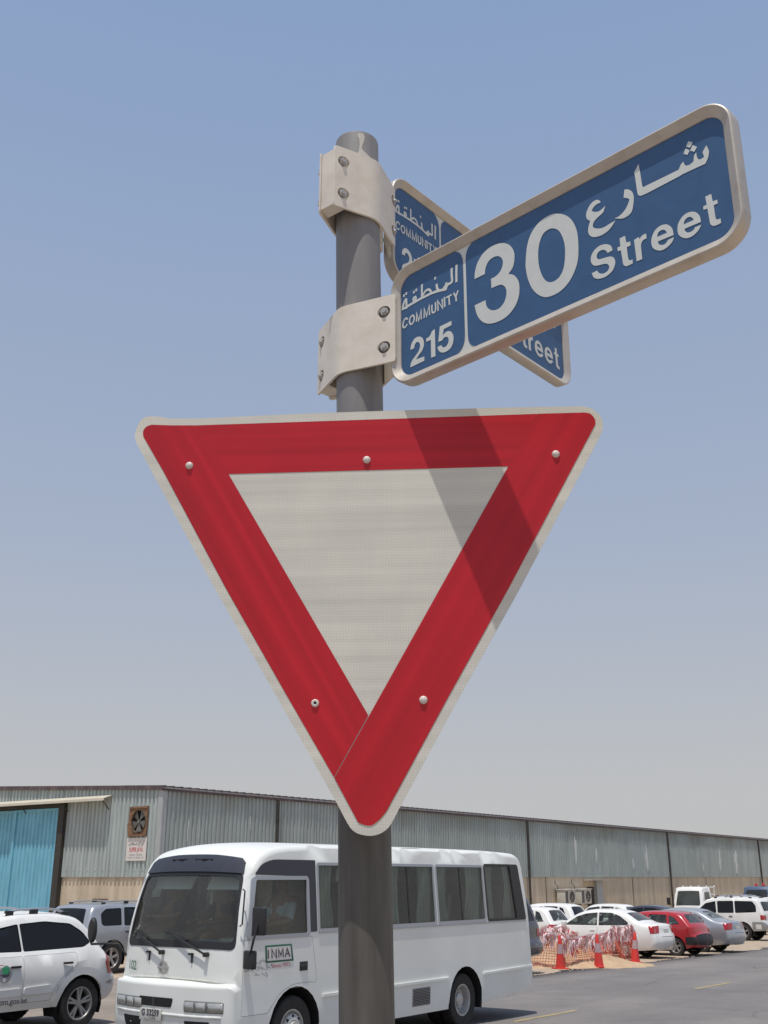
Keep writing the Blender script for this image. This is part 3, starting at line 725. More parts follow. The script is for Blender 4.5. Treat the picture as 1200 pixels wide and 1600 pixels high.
# --- yield sign
def band_mat(name, col, direction, freq, amount, rough, hexes=0.0):
    m, t, b = new_mat(name)
    tx = t.nodes.new('ShaderNodeTexCoord'); mp = t.nodes.new('ShaderNodeMapping')
    mp.inputs['Rotation'].default_value = (0, direction, 0); t.links.new(tx.outputs['Object'], mp.inputs[0])
    wv = t.nodes.new('ShaderNodeTexNoise'); wv.inputs['Scale'].default_value = 1.0; wv.inputs['Detail'].default_value = 3
    m2 = t.nodes.new('ShaderNodeMapping'); m2.inputs['Scale'].default_value = (0.8, .5, freq); t.links.new(mp.outputs[0], m2.inputs[0]); t.links.new(m2.outputs[0], wv.inputs['Vector'])
    r = t.nodes.new('ShaderNodeValToRGB'); r.color_ramp.elements[0].position = .35; r.color_ramp.elements[1].position = .65
    r.color_ramp.elements[0].color = (*[c * (1 - amount) for c in col], 1); r.color_ramp.elements[1].color = (*[min(1, c * (1 + amount)) for c in col], 1)
    t.links.new(wv.outputs['Fac'], r.inputs[0]); last = r.outputs[0]
    if hexes:
        vo = t.nodes.new('ShaderNodeTexVoronoi'); vo.feature = 'DISTANCE_TO_EDGE'; vo.voronoi_dimensions = '2D'; vo.inputs['Scale'].default_value = 210
        vo.inputs['Randomness'].default_value = .25; mh = t.nodes.new('ShaderNodeMapping'); mh.inputs['Rotation'].default_value = (R(-90), 0, 0); t.links.new(tx.outputs['Object'], mh.inputs[0]); t.links.new(mh.outputs[0], vo.inputs['Vector'])
        r4 = t.nodes.new('ShaderNodeValToRGB'); r4.color_ramp.elements[0].position = .03; r4.color_ramp.elements[1].position = .14
        r4.color_ramp.elements[0].color = (1 + hexes, 1 + hexes, 1 + hexes, 1); r4.color_ramp.elements[1].color = (1 - hexes * .3, 1 - hexes * .3, 1 - hexes * .25, 1)
        t.links.new(vo.outputs['Distance'], r4.inputs[0])
        mm = t.nodes.new('ShaderNodeMixRGB'); mm.blend_type = 'MULTIPLY'; mm.inputs[0].default_value = 1
        t.links.new(last, mm.inputs[1]); t.links.new(r4.outputs[0], mm.inputs[2]); last = mm.outputs[0]
        bp = t.nodes.new('ShaderNodeBump'); bp.inputs['Strength'].default_value = .12; bp.inputs['Distance'].default_value = .0005
        t.links.new(vo.outputs['Distance'], bp.inputs['Height']); t.links.new(bp.outputs[0], b.inputs['Normal'])
    # sparse dust and scratches
    ns = t.nodes.new('ShaderNodeTexNoise'); ns.inputs['Scale'].default_value = 9; ns.inputs['Detail'].default_value = 8; t.links.new(tx.outputs['Object'], ns.inputs['Vector'])
    r5 = t.nodes.new('ShaderNodeValToRGB'); r5.color_ramp.elements[0].position = .3; r5.color_ramp.elements[1].position = .75
    r5.color_ramp.elements[0].color = (.93, .93, .94, 1); r5.color_ramp.elements[1].color = (1.05, 1.05, 1.03, 1); t.links.new(ns.outputs['Fac'], r5.inputs[0])
    m5 = t.nodes.new('ShaderNodeMixRGB'); m5.blend_type = 'MULTIPLY'; m5.inputs[0].default_value = 1
    t.links.new(last, m5.inputs[1]); t.links.new(r5.outputs[0], m5.inputs[2]); t.links.new(m5.outputs[0], b.inputs['Base Color'])
    b.inputs['Roughness'].default_value = rough; b.inputs['Specular IOR Level'].default_value = .35
    return m
WH = (0.62, 0.605, 0.54)
RD = (0.47, 0.012, 0.022)
M['yield_white'] = band_mat('yield_white', WH, 0, 40, .075, .45, .10)
M['yield_red_top'] = band_mat('yield_red_top', RD, 0, 46, .12, .38)
M['yield_red_left'] = band_mat('yield_red_left', RD, R(-60), 46, .14, .38)
M['yield_red_right'] = band_mat('yield_red_right', RD, R(60), 46, .09, .38)
a_ = R(4.2)
yo = Vector((-.045, PY - .0435 - .036, EYE + .4))
ysign = thing('yield_sign', 'red and white triangular give way sign, point down, fixed to the grey post', 'road sign', yo)
YU = Vector((math.cos(a_), -math.sin(a_), 0)); YN = Vector((-math.sin(a_), -math.cos(a_), 0)); YV = Vector((0, 0, 1))
Yo = Vector((0.0, 0.0, 0.0))
du_y = 0.0
def YP(u, v, n=0.0):
    # the upper left corner is knocked back a little
    k = max(0.0, (-u - .30)) + max(0, v - .2) * 0
    return YU * u + YV * v + YN * n
Ly = {k: [(q[0] / 1000, q[1] / 1000, q[2]) for q in dec(s_)[0]] for k, s_ in YIELD.items()}
outer = catmull(Ly['outer'], 4)
vs, fs = surf(outer, (), lambda u, v: YP(u, v, 0), .05, back=lambda u, v: YP(u, v, -.0028), edge_d=.04)
part('plate', vs, fs, M['yield_white'], ysign)
red = catmull(Ly['red'], 4); wt = [(q[0], q[1]) for q in Ly['white']]
# seams: where the three red strips meet
def split_strip(pts, lo): return pts
A_, B_, C_ = wt                                        # upper left, upper right, bottom of the white field
def cutpoly(poly, p, q, keep):
    """clip a polygon by the line p->q; keep=+1 left, -1 right"""
    out = []
    def sd(a): return ((q[0] - p[0]) * (a[1] - p[1]) - (q[1] - p[1]) * (a[0] - p[0])) * keep
    for i in range(len(poly)):
        a, c = poly[i], poly[(i + 1) % len(poly)]
        s0, s1 = sd(a), sd(c)
        if s0 >= 0: out.append(a)
        if s0 * s1 < 0:
            k = s0 / (s0 - s1); out.append((a[0] + (c[0] - a[0]) * k, a[1] + (c[1] - a[1]) * k))
    return out
gap = .00018
def off(p, q, d):
    dx, dy = q[0] - p[0], q[1] - p[1]; l = math.hypot(dx, dy); return ((p[0] - dy / l * d, p[1] + dx / l * d), (q[0] - dy / l * d, q[1] + dx / l * d))
tl_out = (-.296, .366); tr_out = (.316, .369); bo_out = (-.034, -.250)
def strip(name, keepers, m_, n_):
    """a strip of red film: the red outline clipped by the seam lines and the edge of the white field"""
    pl = red
    for (p, q, k) in keepers: pl = cutpoly(pl, p, q, k)
    vs, fs = surf(pl, (), lambda u, v: YP(u, v, n_), .06, edge_d=.05)
    part(name, vs, fs, m_, ysign)
d0 = 1
strip('red_strip', [(B_, A_, -1), (tl_out, A_, 1), (tr_out, B_, -1)], M['yield_red_top'], .0006)
strip('red_strip', [(A_, C_, -1), off(*(A_, tl_out), gap) + (1,), off(*(bo_out, C_), gap) + (1,)], M['yield_red_left'], .0007)
strip('red_strip', [(C_, B_, -1), off(*(B_, tr_out), gap) + (-1,), (bo_out, C_, -1)], M['yield_red_right'], .0009)
for i, (u, v, _) in enumerate(Ly['rivets']):
    mb = MB(); c = YP(u, v, .0008)
    n_ = 16; prof = [(.0068, 0), (.0066, .0016), (.0052, .0034), (.0030, .0043), (.0008, .0046)] if i < 4 else [(.0066, 0), (.0064, .0018), (.0048, .0030), (.0026, .0030), (.0022, .0004)]
    vs = []; fs = []
    for (r_, h_) in prof:
        for k in range(n_): vs.append(c + YU * (r_ * math.cos(2 * math.pi * k / n_)) + YV * (r_ * math.sin(2 * math.pi * k / n_)) + YN * h_)
    for j in range(len(prof) - 1):
        for k in range(n_): fs.append((j * n_ + k, j * n_ + (k + 1) % n_, (j + 1) * n_ + (k + 1) % n_, (j + 1) * n_ + k))
    if i < 4: fs.append(tuple(range((len(prof) - 1) * n_, len(prof) * n_)))
    rv = part('rivet', vs, fs, M['rivet'], ysign, smooth=True)
    if i == 4:
        mb = MB(); mb.cyl(c + YN * .0002, c + YN * .0006, .0026, n=12); mb.build('rivet_hole', M['under'], rv)
for z in (.26, -.05):
    mb = MB(); cx = -.0455 - .0177 * 0 + .0
    px_ = pole_x(.4 + z) + .045
    mb.lathe([(.0445, z - .02), (.0475, z - .02), (.0475, z + .02), (.0445, z + .02)], 28, 'z', Matrix.Translation((px_, .0795, 0)), close=True)
    mb.box(px_ - .03, px_ + .03, .006, .036, z - .02, z + .02)
    mb.build('mounting_bracket', M['alu'], ysign)
# ------------------------------------------------------------------ vehicles
def smooth01(t): t = max(0.0, min(1.0, t)); return t * t * (3 - 2 * t)

def chaikin(pts, n=2):
    for _ in range(n):
        out = [pts[0]]
        for i in range(len(pts) - 1):
            a, b = pts[i], pts[i + 1]
            out += [tuple(a[k] * .75 + b[k] * .25 for k in range(len(a))), tuple(a[k] * .25 + b[k] * .75 for k in range(len(a)))]
        out.append(pts[-1]); pts = out
    return pts

class Body:
    """car body in local axes: x forward, y to the left, z up, origin on the ground under the rear axle.
    prof: (x, z, crown) from the lower front, over the roof, to the lower rear."""
    def __init__(s, prof, W, zb, tum, r, sill, taperF=(0, 0), taperR=(0, 0), arches=(), tuck=0.0, sm=2, bulge=0.0):
        s.P = chaikin(prof, sm); s.W = W
        Q = [s.P[0]]
        for i in range(1, len(s.P)):
            a, b = s.P[i - 1], s.P[i]; k = max(1, int(math.hypot(b[0] - a[0], b[1] - a[1]) / .24))
            for j in range(1, k + 1): Q.append(tuple(a[t] + (b[t] - a[t]) * j / k for t in range(3 if len(a) > 2 else 2)))
        s.P = Q
        s.zb = zb; s.tum = tum; s.r = r; s.sill = sill
        s.tF = taperF; s.tR = taperR; s.tuck = tuck; s.bulge = bulge
        s.line = [(p[0], p[1]) for p in s.P]
        s.xf = max(p[0] for p in s.P); s.xr = min(p[0] for p in s.P)
        s.S = [0.0]
        for i in range(1, len(s.P)): s.S.append(s.S[-1] + math.hypot(s.P[i][0] - s.P[i - 1][0], s.P[i][1] - s.P[i - 1][1]))
        # lower edge with wheel arches, rear to front
        low = [(s.P[-1][0], s.P[-1][1])]
        for (ax, az, ar) in sorted(arches):
            z0 = sill; dz = z0 - az
            dx = math.sqrt(max(ar * ar - dz * dz, 1e-4)); a0 = math.atan2(dz, -dx); a1 = math.atan2(dz, dx)
            if a0 < 0: a0 += 2 * math.pi
            for k in range(15):
                a = a0 + (a1 - a0) * k / 14; low.append((ax + ar * math.cos(a), az + ar * math.sin(a)))
        s.outline = s.line + low
        s.arches = arches
    def hw(s, x, z):
        w = s.W
        sh = getattr(s, 'sh', None)
        if sh: w -= sh[2] * max(0, min(z, sh[1]) - sh[0])
        w -= s.tF[1] * max(0, (x - (s.xf - s.tF[0])) / s.tF[0]) ** 2 if s.tF[0] else 0
        w -= s.tR[1] * max(0, ((s.xr + s.tR[0]) - x) / s.tR[0]) ** 2 if s.tR[0] else 0
        if z > s.zb: w -= s.tum * (z - s.zb)
        zt = s.sill + .25
        if z < zt: w -= s.tuck * ((zt - z) / .25) ** 2
        if s.bulge: w -= s.bulge * ((z - (s.zb * .55 + s.sill * .45)) / .5) ** 2 if z < s.zb else s.bulge * ((s.zb * .45 - s.sill * .45) / .5) ** 2
        return w
    def y(s, x, z):
        d = pdist((x, z), s.line, closed=False); w = s.hw(x, z)
        if d < s.r:
            q = 1 - d / s.r; w -= s.r * (1 - math.sqrt(max(0, 1 - q * q)))
        return w
    def side(s, poly, holes=(), off=0.0, thick=0.0, grid=.16, sgn=1, ring=True):
        ex = []
        if ring:
            for d in (.05, .16, .32, .55, .8, 1.0):
                dd = s.r * d
                for i in range(len(s.line)):
                    a = Vector(s.line[max(i - 1, 0)]); b = Vector(s.line[min(i + 1, len(s.line) - 1)])
                    t = (b - a).normalized(); n = Vector((-t.y, t.x)) * -1   # inward = towards the body
                    for sg in (1, -1):
                        q = Vector(s.line[i]) + n * dd * sg
                        if inpoly((q.x, q.y), s.outline) and abs(pdist((q.x, q.y), s.line, False) - dd) < dd * .12: ex.append((q.x, q.y)); break
            ex = [p for p in ex if inpoly(p, poly)]
        if poly is not s.outline and not all(inpoly(p, s.outline) for p in poly):
            pts, fs = tri_region([densify(poly, grid * .6), s.outline] + [densify(h, grid * .6) for h in holes], lambda c: inpoly(c, poly) and inpoly(c, s.outline) and not any(inpoly(c, h) for h in holes), [p for p in ex if inpoly(p, s.outline)])
            return [Vector((x, sgn * (s.y(x, z) + off), z)) for x, z in pts], fs
        f = lambda x, z: (x, sgn * (s.y(x, z) + off), z)
        bk = (lambda x, z: (x, sgn * (s.y(x, z) + off - thick), z)) if thick else None
        return surf(poly, holes, f, grid, bk, ex, edge_d=(.27 if poly is s.outline else None), gridok=(lambda p: pdist(p, s.line, False) > s.r * 1.25) if ring else None)
    def at(s, S_):
        S_ = max(0, min(s.S[-1], S_))
        for i in range(1, len(s.S)):
            if s.S[i] >= S_ - 1e-9: break
        k = (S_ - s.S[i - 1]) / max(1e-9, s.S[i] - s.S[i - 1])
        p = [s.P[i - 1][j] * (1 - k) + s.P[i][j] * k for j in range(3)]
        def nrm(j):
            a = s.P[max(j - 1, 0)]; b = s.P[min(j + 1, len(s.P) - 1)]
            t = Vector((b[0] - a[0], b[1] - a[1])).normalized(); return Vector((t.y, -t.x))
        n = (nrm(i - 1) * (1 - k) + nrm(i) * k).normalized()
        return p, n
    def rib(s, q, S_, off=0.0):
        """point on the top skin: q across (-W..W), S_ along the profile"""
        p, n = s.at(S_); t = q / s.W
        w = s.hw(p[0], p[1]) - s.r
        h = p[2] * (1 - min(1, abs(t)) ** 2.4) + off
        return (p[0] + n.x * h, t * w, p[1] + n.y * h)
    def s_of(s, x, z, front=None):
        best = None
        for i in range(len(s.P) - 1):
            a, b = s.line[i], s.line[i + 1]
            dx, dy = b[0] - a[0], b[1] - a[1]; l = dx * dx + dy * dy or 1e-9
            t = max(0, min(1, ((x - a[0]) * dx + (z - a[1]) * dy) / l))
            d = math.hypot(x - a[0] - t * dx, z - a[1] - t * dy)
            if best is None or d < best[0]: best = (d, s.S[i] + t * math.sqrt(l))
        return best[1]
    def top(s, poly=None, holes=(), off=0.0, thick=0.0, nq=9):
        W = s.W
        qs = [-W + 2 * W * k / nq for k in range(nq + 1)]
        if poly is None:
            poly = [(-W, v) for v in s.S] + [(q, s.S[-1]) for q in qs[1:-1]] + [(W, v) for v in reversed(s.S)] + [(q, 0) for q in reversed(qs[1:-1])]
            ex = [(q, v) for q in qs[1:-1] for v in s.S[1:-1]]
        else:
            poly = densify(poly, .18)
            lo = min(p[1] for p in poly); hi = max(p[1] for p in poly)
            ex = [(q, v) for q in qs for v in s.S if lo < v < hi]
        holes = [densify(h, .18) for h in holes]
        ex = [p for p in ex if inpoly(p, poly) and pdist(p, poly) > .012 and all((not inpoly(p, h)) and pdist(p, h) > .02 for h in holes)]
        pts, fs = tri_region([poly] + holes, lambda c: inpoly(c, poly) and not any(inpoly(c, h) for h in holes), ex)
        vs = [Vector(s.rib(q, v, off)) for q, v in pts]
        if thick:
            n = len(vs); cnt = {}
            for f in fs:
                for i in range(len(f)):
                    e = (f[i], f[(i + 1) % len(f)])
                    if (e[1], e[0]) in cnt: del cnt[(e[1], e[0])]
                    else: cnt[e] = 1
            vs += [Vector(s.rib(q, v, off - thick)) for q, v in pts]
            fs = fs + [tuple(i + n for i in reversed(f)) for f in fs] + [(e[1], e[0], e[0] + n, e[1] + n) for e in cnt]
        return vs, fs

_wheels = {}
def wheel_meshes(r, w, kind):
    key = (r, w, kind)
    if key in _wheels: return _wheels[key]
    hb = w / 2; rr_ = r * (.63 if kind != 'bus' and kind != 'dual' else .57)
    t = MB()
    t.lathe([(rr_, -hb * .80), (rr_ + .02, -hb), (r * .93, -hb * 1.02), (r * .985, -hb * .86), (r, -hb * .55), (r, hb * .55), (r * .985, hb * .86), (r * .93, hb * 1.02), (rr_ + .02, hb), (rr_, hb * .80), (rr_ - .01, 0)], 36, 'y', close=True)
    # tread blocks
    for k in range(36):
        a = 2 * math.pi * k / 36
        mx = Matrix.Rotation(-a, 4, 'Y')
        t.box(r - .004, r + .004, -hb * .78, hb * .78, -.012, .012, mx)
    me_t = mesh_of('tyre', t.v, t.f, True, 0, R(40)); me_t.materials.append(M['tyre'])
    m = MB(); y0 = hb * .80            # outer face is +y
    m.lathe([(rr_ + .004, y0), (rr_ + .012, y0 + .012), (rr_ - .006, y0 + .012), (rr_ - .016, y0 - .01), (rr_ - .03, -hb * .5), (rr_ - .01, -hb * .5), (rr_ - .01, y0 - .01)], 36, 'y', close=True)
    if kind in ('alloy', 'alloy5', 'mesh'):
        ns = {'alloy': 5, 'alloy5': 5, 'mesh': 7}[kind]
        for k in range(ns):
            for dd in ((-.16, .16) if kind == 'alloy' else (0,)):
                a = 2 * math.pi * k / ns + dd + .3
                wd_ = .018 if kind == 'alloy' else (.034 if kind == 'alloy5' else .024)
                mx = Matrix.Rotation(-a, 4, 'Y')
                vs = [(.03, y0 - .012, -wd_ * .9), (.03, y0 - .012, wd_ * .9), (rr_ - .012, y0 - .002, wd_), (rr_ - .012, y0 - .002, -wd_),
                      (.03, y0 - .05, -wd_ * .9), (.03, y0 - .05, wd_ * .9), (rr_ - .012, y0 - .04, wd_), (rr_ - .012, y0 - .04, -wd_)]
                m.add(vs, [(0, 1, 2, 3), (7, 6, 5, 4), (0, 4, 5, 1), (1, 5, 6, 2), (2, 6, 7, 3), (3, 7, 4, 0)], mx)
        m.cyl((0, y0 - .05, 0), (0, y0 - .004, 0), .062, .05, n=20)
        for k in range(5):
            a = 2 * math.pi * k / 5; m.cyl((.035 * math.cos(a), y0 - .006, .035 * math.sin(a)), (.035 * math.cos(a), y0 + .002, .035 * math.sin(a)), .008, n=6)
    elif kind == 'cap':
        m.lathe([(rr_ - .02, y0 - .012), (rr_ * .72, y0 + .004), (rr_ * .45, y0 - .004), (.05, y0 + .012), (.001, y0 + .014)], 28, 'y')
        for k in range(8):
            a = 2 * math.pi * k / 8; mx = Matrix.Rotation(-a, 4, 'Y')
            m.box(rr_ * .42, rr_ * .86, y0 + .002, y0 + .014, -.014, .014, mx)
    elif kind == 'bus':
        m.lathe([(rr_ - .016, y0 - .012), (rr_ * .86, y0 - .035), (rr_ * .78, y0 + .02), (rr_ * .50, y0 + .045), (rr_ * .44, y0 + .03), (rr_ * .42, y0 + .075), (.001, y0 + .085)], 30, 'y')
    elif kind == 'dual':
        m.lathe([(rr_ - .016, y0 - .012), (rr_ - .03, y0 - .10), (rr_ * .60, y0 - .13), (rr_ * .48, y0 - .12), (rr_ * .44, y0 - .04), (rr_ * .30, y0 - .02), (.001, y0 - .02)], 30, 'y')
    me_r = mesh_of('rim', m.v, m.f, True, 0, R(30)); me_r.materials.append(M['rim_steel'] if kind in ('bus', 'dual', 'cap') else M['rim'])
    h = MB()
    if kind in ('alloy', 'alloy5', 'mesh'): h.lathe([(.001, -.0 + y0 - .075), (rr_ - .02, y0 - .085)], 28, 'y')
    else:
        n_ = 8 if kind == 'bus' else 6
        for k in range(n_):
            a = 2 * math.pi * k / n_; rm = rr_ * (.68 if kind != 'dual' else .76)
            yy = y0 + (.031 if kind == 'bus' else (.009 if kind == 'cap' else -.112))
            h.cyl((rm * math.cos(a), yy - .02, rm * math.sin(a)), (rm * math.cos(a), yy + .003, rm * math.sin(a)), .019 if kind != 'dual' else .014, n=10)
    me_h = mesh_of('rim_holes', h.v, h.f); me_h.materials.append(M['under'])
    _wheels[key] = (me_t, me_r, me_h)
    return _wheels[key]

def add_wheel(root, x, y, r, w, kind):
    t, m, h = wheel_meshes(r, w, kind)
    o = link('wheel', t, root); o.location = (x, y, r)
    if y < 0: o.rotation_euler = (0, 0, math.pi)
    q = link('rim', m, o); link('rim_recess', h, o)
    return o

def side_map(poly, x0=None): return poly

def build_car(name, label, cat, loc, heading, sp, group=None):
    """sp: dictionary with the body and the parts"""
    root = thing(name, label, cat, loc, heading, group)
    B = sp['body']; paint = M[sp['paint']]; gl = M[sp.get('glass', 'glass')]
    wins = sp.get('wins', []); doors = sp.get('doors', [])
    tops = sp.get('top_glass', [])         # (S-polygons)
    top_holes = [t[1] for t in tops]
    vs, fs = B.top(None, top_holes)
    V = list(vs); F = list(fs)
    free = [w for w in wins if not w.get('door')]
    for sg in (1, -1):
        vs, fs = B.side(B.outline, [w['p'] for w in free] + [d['p'] for d in doors], sgn=sg, grid=sp.get('grid', .18))
        n = len(V); V += vs; F += [tuple(i + n for i in f) for f in fs]
    bo = part('body', V, F, paint, root, smooth=True, merge=.004, angle=R(48))
    wn = bo.modifiers.new('normals', 'WEIGHTED_NORMAL'); wn.keep_sharp = True; wn.weight = 80
    for w in wins:
        for sg in (1, -1):
            vs, fs = B.side(w['p'], (), off=-.012, thick=0, grid=.3, sgn=sg, ring=False)
            g = part('side_window', vs, fs, M[w['m']] if 'm' in w else gl, root, smooth=True)
            if w.get('frame'):
                fr = w['frame']; c = w['p']
                cx = sum(p[0] for p in c) / len(c); cy = sum(p[1] for p in c) / len(c)
                inner = inset(c, fr)
                vs, fs = B.side(c, [inner], off=.004, thick=.02, grid=.4, sgn=sg, ring=False)
                part('window_frame', vs, fs, M[w.get('fm', 'black')], g)
    for d in doors:
        for sg in (1, -1):
            pl = inset(d['p'], .004)
            vs, fs = B.side(pl, d.get('w', []), off=.0, thick=.03, grid=.18, sgn=sg)
            dr = part('door', vs, fs, M[d['m']] if 'm' in d else paint, root, smooth=True, angle=R(38))
            if 'h' in d:
                hx, hz = d['h']; hl, hh = d.get('hs', (.17, .035))
                mb = MB(); yy = B.y(hx, hz)
                mb.box(hx - hl / 2, hx + hl / 2, sg * (yy - .004), sg * (yy + .022), hz - hh / 2, hz + hh / 2)
                mb.build('door_handle', M[d.get('hm', 'black')], dr, bevel=.006)
    for (nm, pl, mm) in tops:
        vs, fs = B.top(pl, (), off=-.006)
        part(nm, vs, fs, M[mm] if mm else gl, root, smooth=True)
    for it in sp.get('patch', []):
        # (name, kind, polygon, material, off)
        nm, kind, pl, mm, of = it[:5]
        if kind == 'side':
            for sg in it[5] if len(it) > 5 else (1, -1):
                vs, fs = B.side(pl, (), off=of, thick=of + .004, grid=.2, sgn=sg, ring=False)
                part(nm, vs, fs, M[mm], root, smooth=True, angle=R(35))
        elif kind == 'top':
            vs, fs = B.top(pl, (), off=of, thick=of + .004)
            part(nm, vs, fs, M[mm], root, smooth=True, angle=R(35))
        elif kind == 'top2':
            for sg in (1, -1):
                q = [(sg * p[0], p[1]) for p in pl]
                vs, fs = B.top(q, (), off=of, thick=of + .004)
                part(nm, vs, fs, M[mm], root, smooth=True, angle=R(35))
        elif kind == 'corner':
            # wraps from the top skin on to the side: (side polygon, top polygon)
            for sg in (1, -1):
                V = []; F = []
                vs, fs = B.side(pl[0], (), off=of, grid=.1, sgn=sg, ring=True); V += vs; F += fs
                q = [(sg * p[0], p[1]) for p in pl[1]]
                vs, fs = B.top(q, (), off=of); n = len(V); V += vs; F += [tuple(i + n for i in f) for f in fs]
                part(nm, V, F, M[mm], root, smooth=True, merge=.012, angle=R(50))
    # underside, arches
    mb = MB(); W = B.W
    xs = sorted(a[0] for a in B.arches)
    for (ax, az, ar) in B.arches:
        for sg in (1, -1):
            n = 14; vs = []
            for k in range(n + 1):
                a = math.pi * (-.12 + 1.24 * k / n)
                for yy in (W - .03, W - .36):
                    hwid = min(yy, B.y(ax, min(az + ar * .9, B.zb)) - .012) if yy > W - .1 else yy
                    vs.append((ax + (ar + .004) * math.cos(a), sg * hwid, az + (ar + .004) * math.sin(a)))
            mb.add(vs, [(2 * k, 2 * k + 1, 2 * k + 3, 2 * k + 2) for k in range(n)])
            mb.add([(ax + ar * math.cos(math.pi * (-.12 + 1.24 * k / n)), sg * (W - .36), az + ar * math.sin(math.pi * (-.12 + 1.24 * k / n))) for k in range(n + 1)], [tuple(range(n + 1))])
    a0, a1 = xs[0], xs[-1]; ar = B.arches[0][2]
    mb.box(a0 + ar + .01, a1 - ar - .01, -(W - .07), W - .07, B.sill + .01, B.sill + .12)
    mb.box(B.xr + .15, B.xf - .15, -(W - .40), W - .40, B.sill + .02, B.sill + .14)
    if B.xf - a1 - ar > .2: mb.box(a1 + ar + .02, B.xf - .13, -(W - .2), W - .2, B.sill + .03, B.sill + .12)
    if a0 - ar - B.xr > .2: mb.box(B.xr + .13, a0 - ar - .02, -(W - .2), W - .2, B.sill + .03, B.sill + .12)
    for x in (a0, a1): mb.cyl((x, -(W - .2), sp['wr']), (x, W - .2, sp['wr']), .05, n=8)
    mb.build('underbody', M['under'], root)
    # cabin
    if sp.get('cabin', True):
        x0, x1 = sp['cab']; zf = B.zb - .10
        wi = W - .11
        mb = MB(); mb.box(x0, x1, -wi, wi, B.sill + .13, B.sill + .17)
        mb.box(x0, x1, wi, wi + .03, B.sill + .15, zf); mb.box(x0, x1, -wi - .03, -wi, B.sill + .15, zf)
        mb.box(x1 - .32, x1 + .28, -wi + .05, wi - .05, zf - .30, zf + .06); mb.box(x0 - .5, x0 + .1, -wi + .1, wi - .1, zf - .12, zf)
        mb.build('cabin_trim', M['interior'], root)
        for (sx, ys) in sp.get('seats', []):
            for yy in ys:
                mb = MB()
                mb.box(sx - .05, sx + .45, yy - .25, yy + .25, zf - .42, zf - .26)
                mx = Matrix.Translation((sx - .05, yy, zf - .3)) @ Matrix.Rotation(R(-14), 4, 'Y')
                mb.box(-.06, .06, -.24, .24, 0, .52, mx); mb.box(-.045, .035, -.13, .13, .58, .76, mx); mb.box(-.012, .005, -.07, -.05, .5, .6, mx); mb.box(-.012, .005, .05, .07, .5, .6, mx)
                mb.build('car_seat', M[sp.get('seat_mat', 'seat')], root, bevel=.015)
    for x in xs:
        for sg in (1, -1): add_wheel(root, x, sg * (W - sp['wd'] / 2 - .015), sp['wr'], sp['wd'], sp['rim'])
    if sp.get('mirror'):
        mx_, mz_ = sp['mirror']
        for sg in (1, -1):
            mb = MB(); yy = B.y(mx_, mz_)
            mb.box(mx_ - .06, mx_ + .07, sg * (yy + .05), sg * (yy + .21), mz_ + .0, mz_ + .14)
            mb.box(mx_ - .02, mx_ + .03, sg * (yy - .04), sg * (yy + .07), mz_ + .03, mz_ + .07)
            mb.build('wing_mirror', M[sp.get('mirror_mat', sp['paint'])], root, bevel=.02)
    if sp.get('plate'):
        S_, txt, q0 = sp['plate']
        p, n = B.at(S_); h = p[2] + .012
        c = Vector((p[0] + n.x * h, q0, p[1] + n.y * h)); Nn = Vector((n.x, 0, n.y)); Vv = Vector((-n.y, 0, n.x)); 
        if Vv.z < 0: Vv = -Vv
        Uu = Vector((0, 1, 0)) if n.x > 0 else Vector((0, -1, 0))
        mb = MB(); vs = [c + Uu * a + Vv * b_ + Nn * d_ for d_ in (-.02, 0) for a, b_ in ((-.17, -.055), (.17, -.055), (.17, .055), (-.17, .055))]
        mb.add(vs, [(0, 1, 2, 3), (4, 5, 6, 7), (0, 1, 5, 4), (1, 2, 6, 5), (2, 3, 7, 6), (3, 0, 4, 7)])
        pl = mb.build('number_plate', M['plate'], root)
        if txt: put_text(txt, .10, c + Nn * .003, Uu, Vv, M['ink_dark'], pl, 'plate_characters', squeeze=.8)
    if sp.get('rails'):
        xa, xb, zz, mm, dh = sp['rails']
        for sg in (1, -1):
            mb = MB(); yy = B.hw((xa + xb) / 2, zz) - B.r - .005
            zr = [p for p in B.line]
            def ztop(x): 
                c = [q for q in zr if q[1] > B.zb + .15]; return min(c, key=lambda q: abs(q[0] - x))[1]
            pts = [(xa, sg * yy, ztop(xa) + .0), (xa + .07, sg * yy, ztop(xa) + dh)] + [(xa + .07 + (xb - xa - .14) * k / 6, sg * yy, ztop(xa + (xb - xa) * k / 6) + dh + .012) for k in range(1, 6)] + [(xb - .07, sg * yy, ztop(xb) + dh), (xb, sg * yy, ztop(xb))]
            mb.tube(pts, .017, 8)
            rl = mb.build('roof_rail', M[mm], root, smooth=True)
            for xx in (xa + .02, (xa + xb) / 2, xb - .16):
                m2 = MB(); m2.box(xx, xx + .14, sg * yy - .022, sg * yy + .022, ztop(xx) - .03, ztop(xx) + dh + .01); m2.build('rail_foot', M['black'], rl, bevel=.012)
    return root, B

def inset(poly, d):
    """move every edge of a polygon inwards by d"""
    n = len(poly); area = sum(poly[i][0] * poly[(i + 1) % n][1] - poly[(i + 1) % n][0] * poly[i][1] for i in range(n))
    sg = 1 if area > 0 else -1; out = []
    for i in range(n):
        p = Vector(poly[i]); a = Vector(poly[i - 1]); b = Vector(poly[(i + 1) % n])
        e0 = (p - a); e1 = (b - p)
        if e0.length < 1e-6 or e1.length < 1e-6: out.append(tuple(p)); continue
        n0 = Vector((-e0.y, e0.x)).normalized() * sg; n1 = Vector((-e1.y, e1.x)).normalized() * sg
        m_ = (n0 + n1)
        if m_.length < .2: out.append(tuple(p + n0 * d)); continue
        m_.normalize(); out.append(tuple(p + m_ * (d / max(.5, m_.dot(n0)))))
    return out

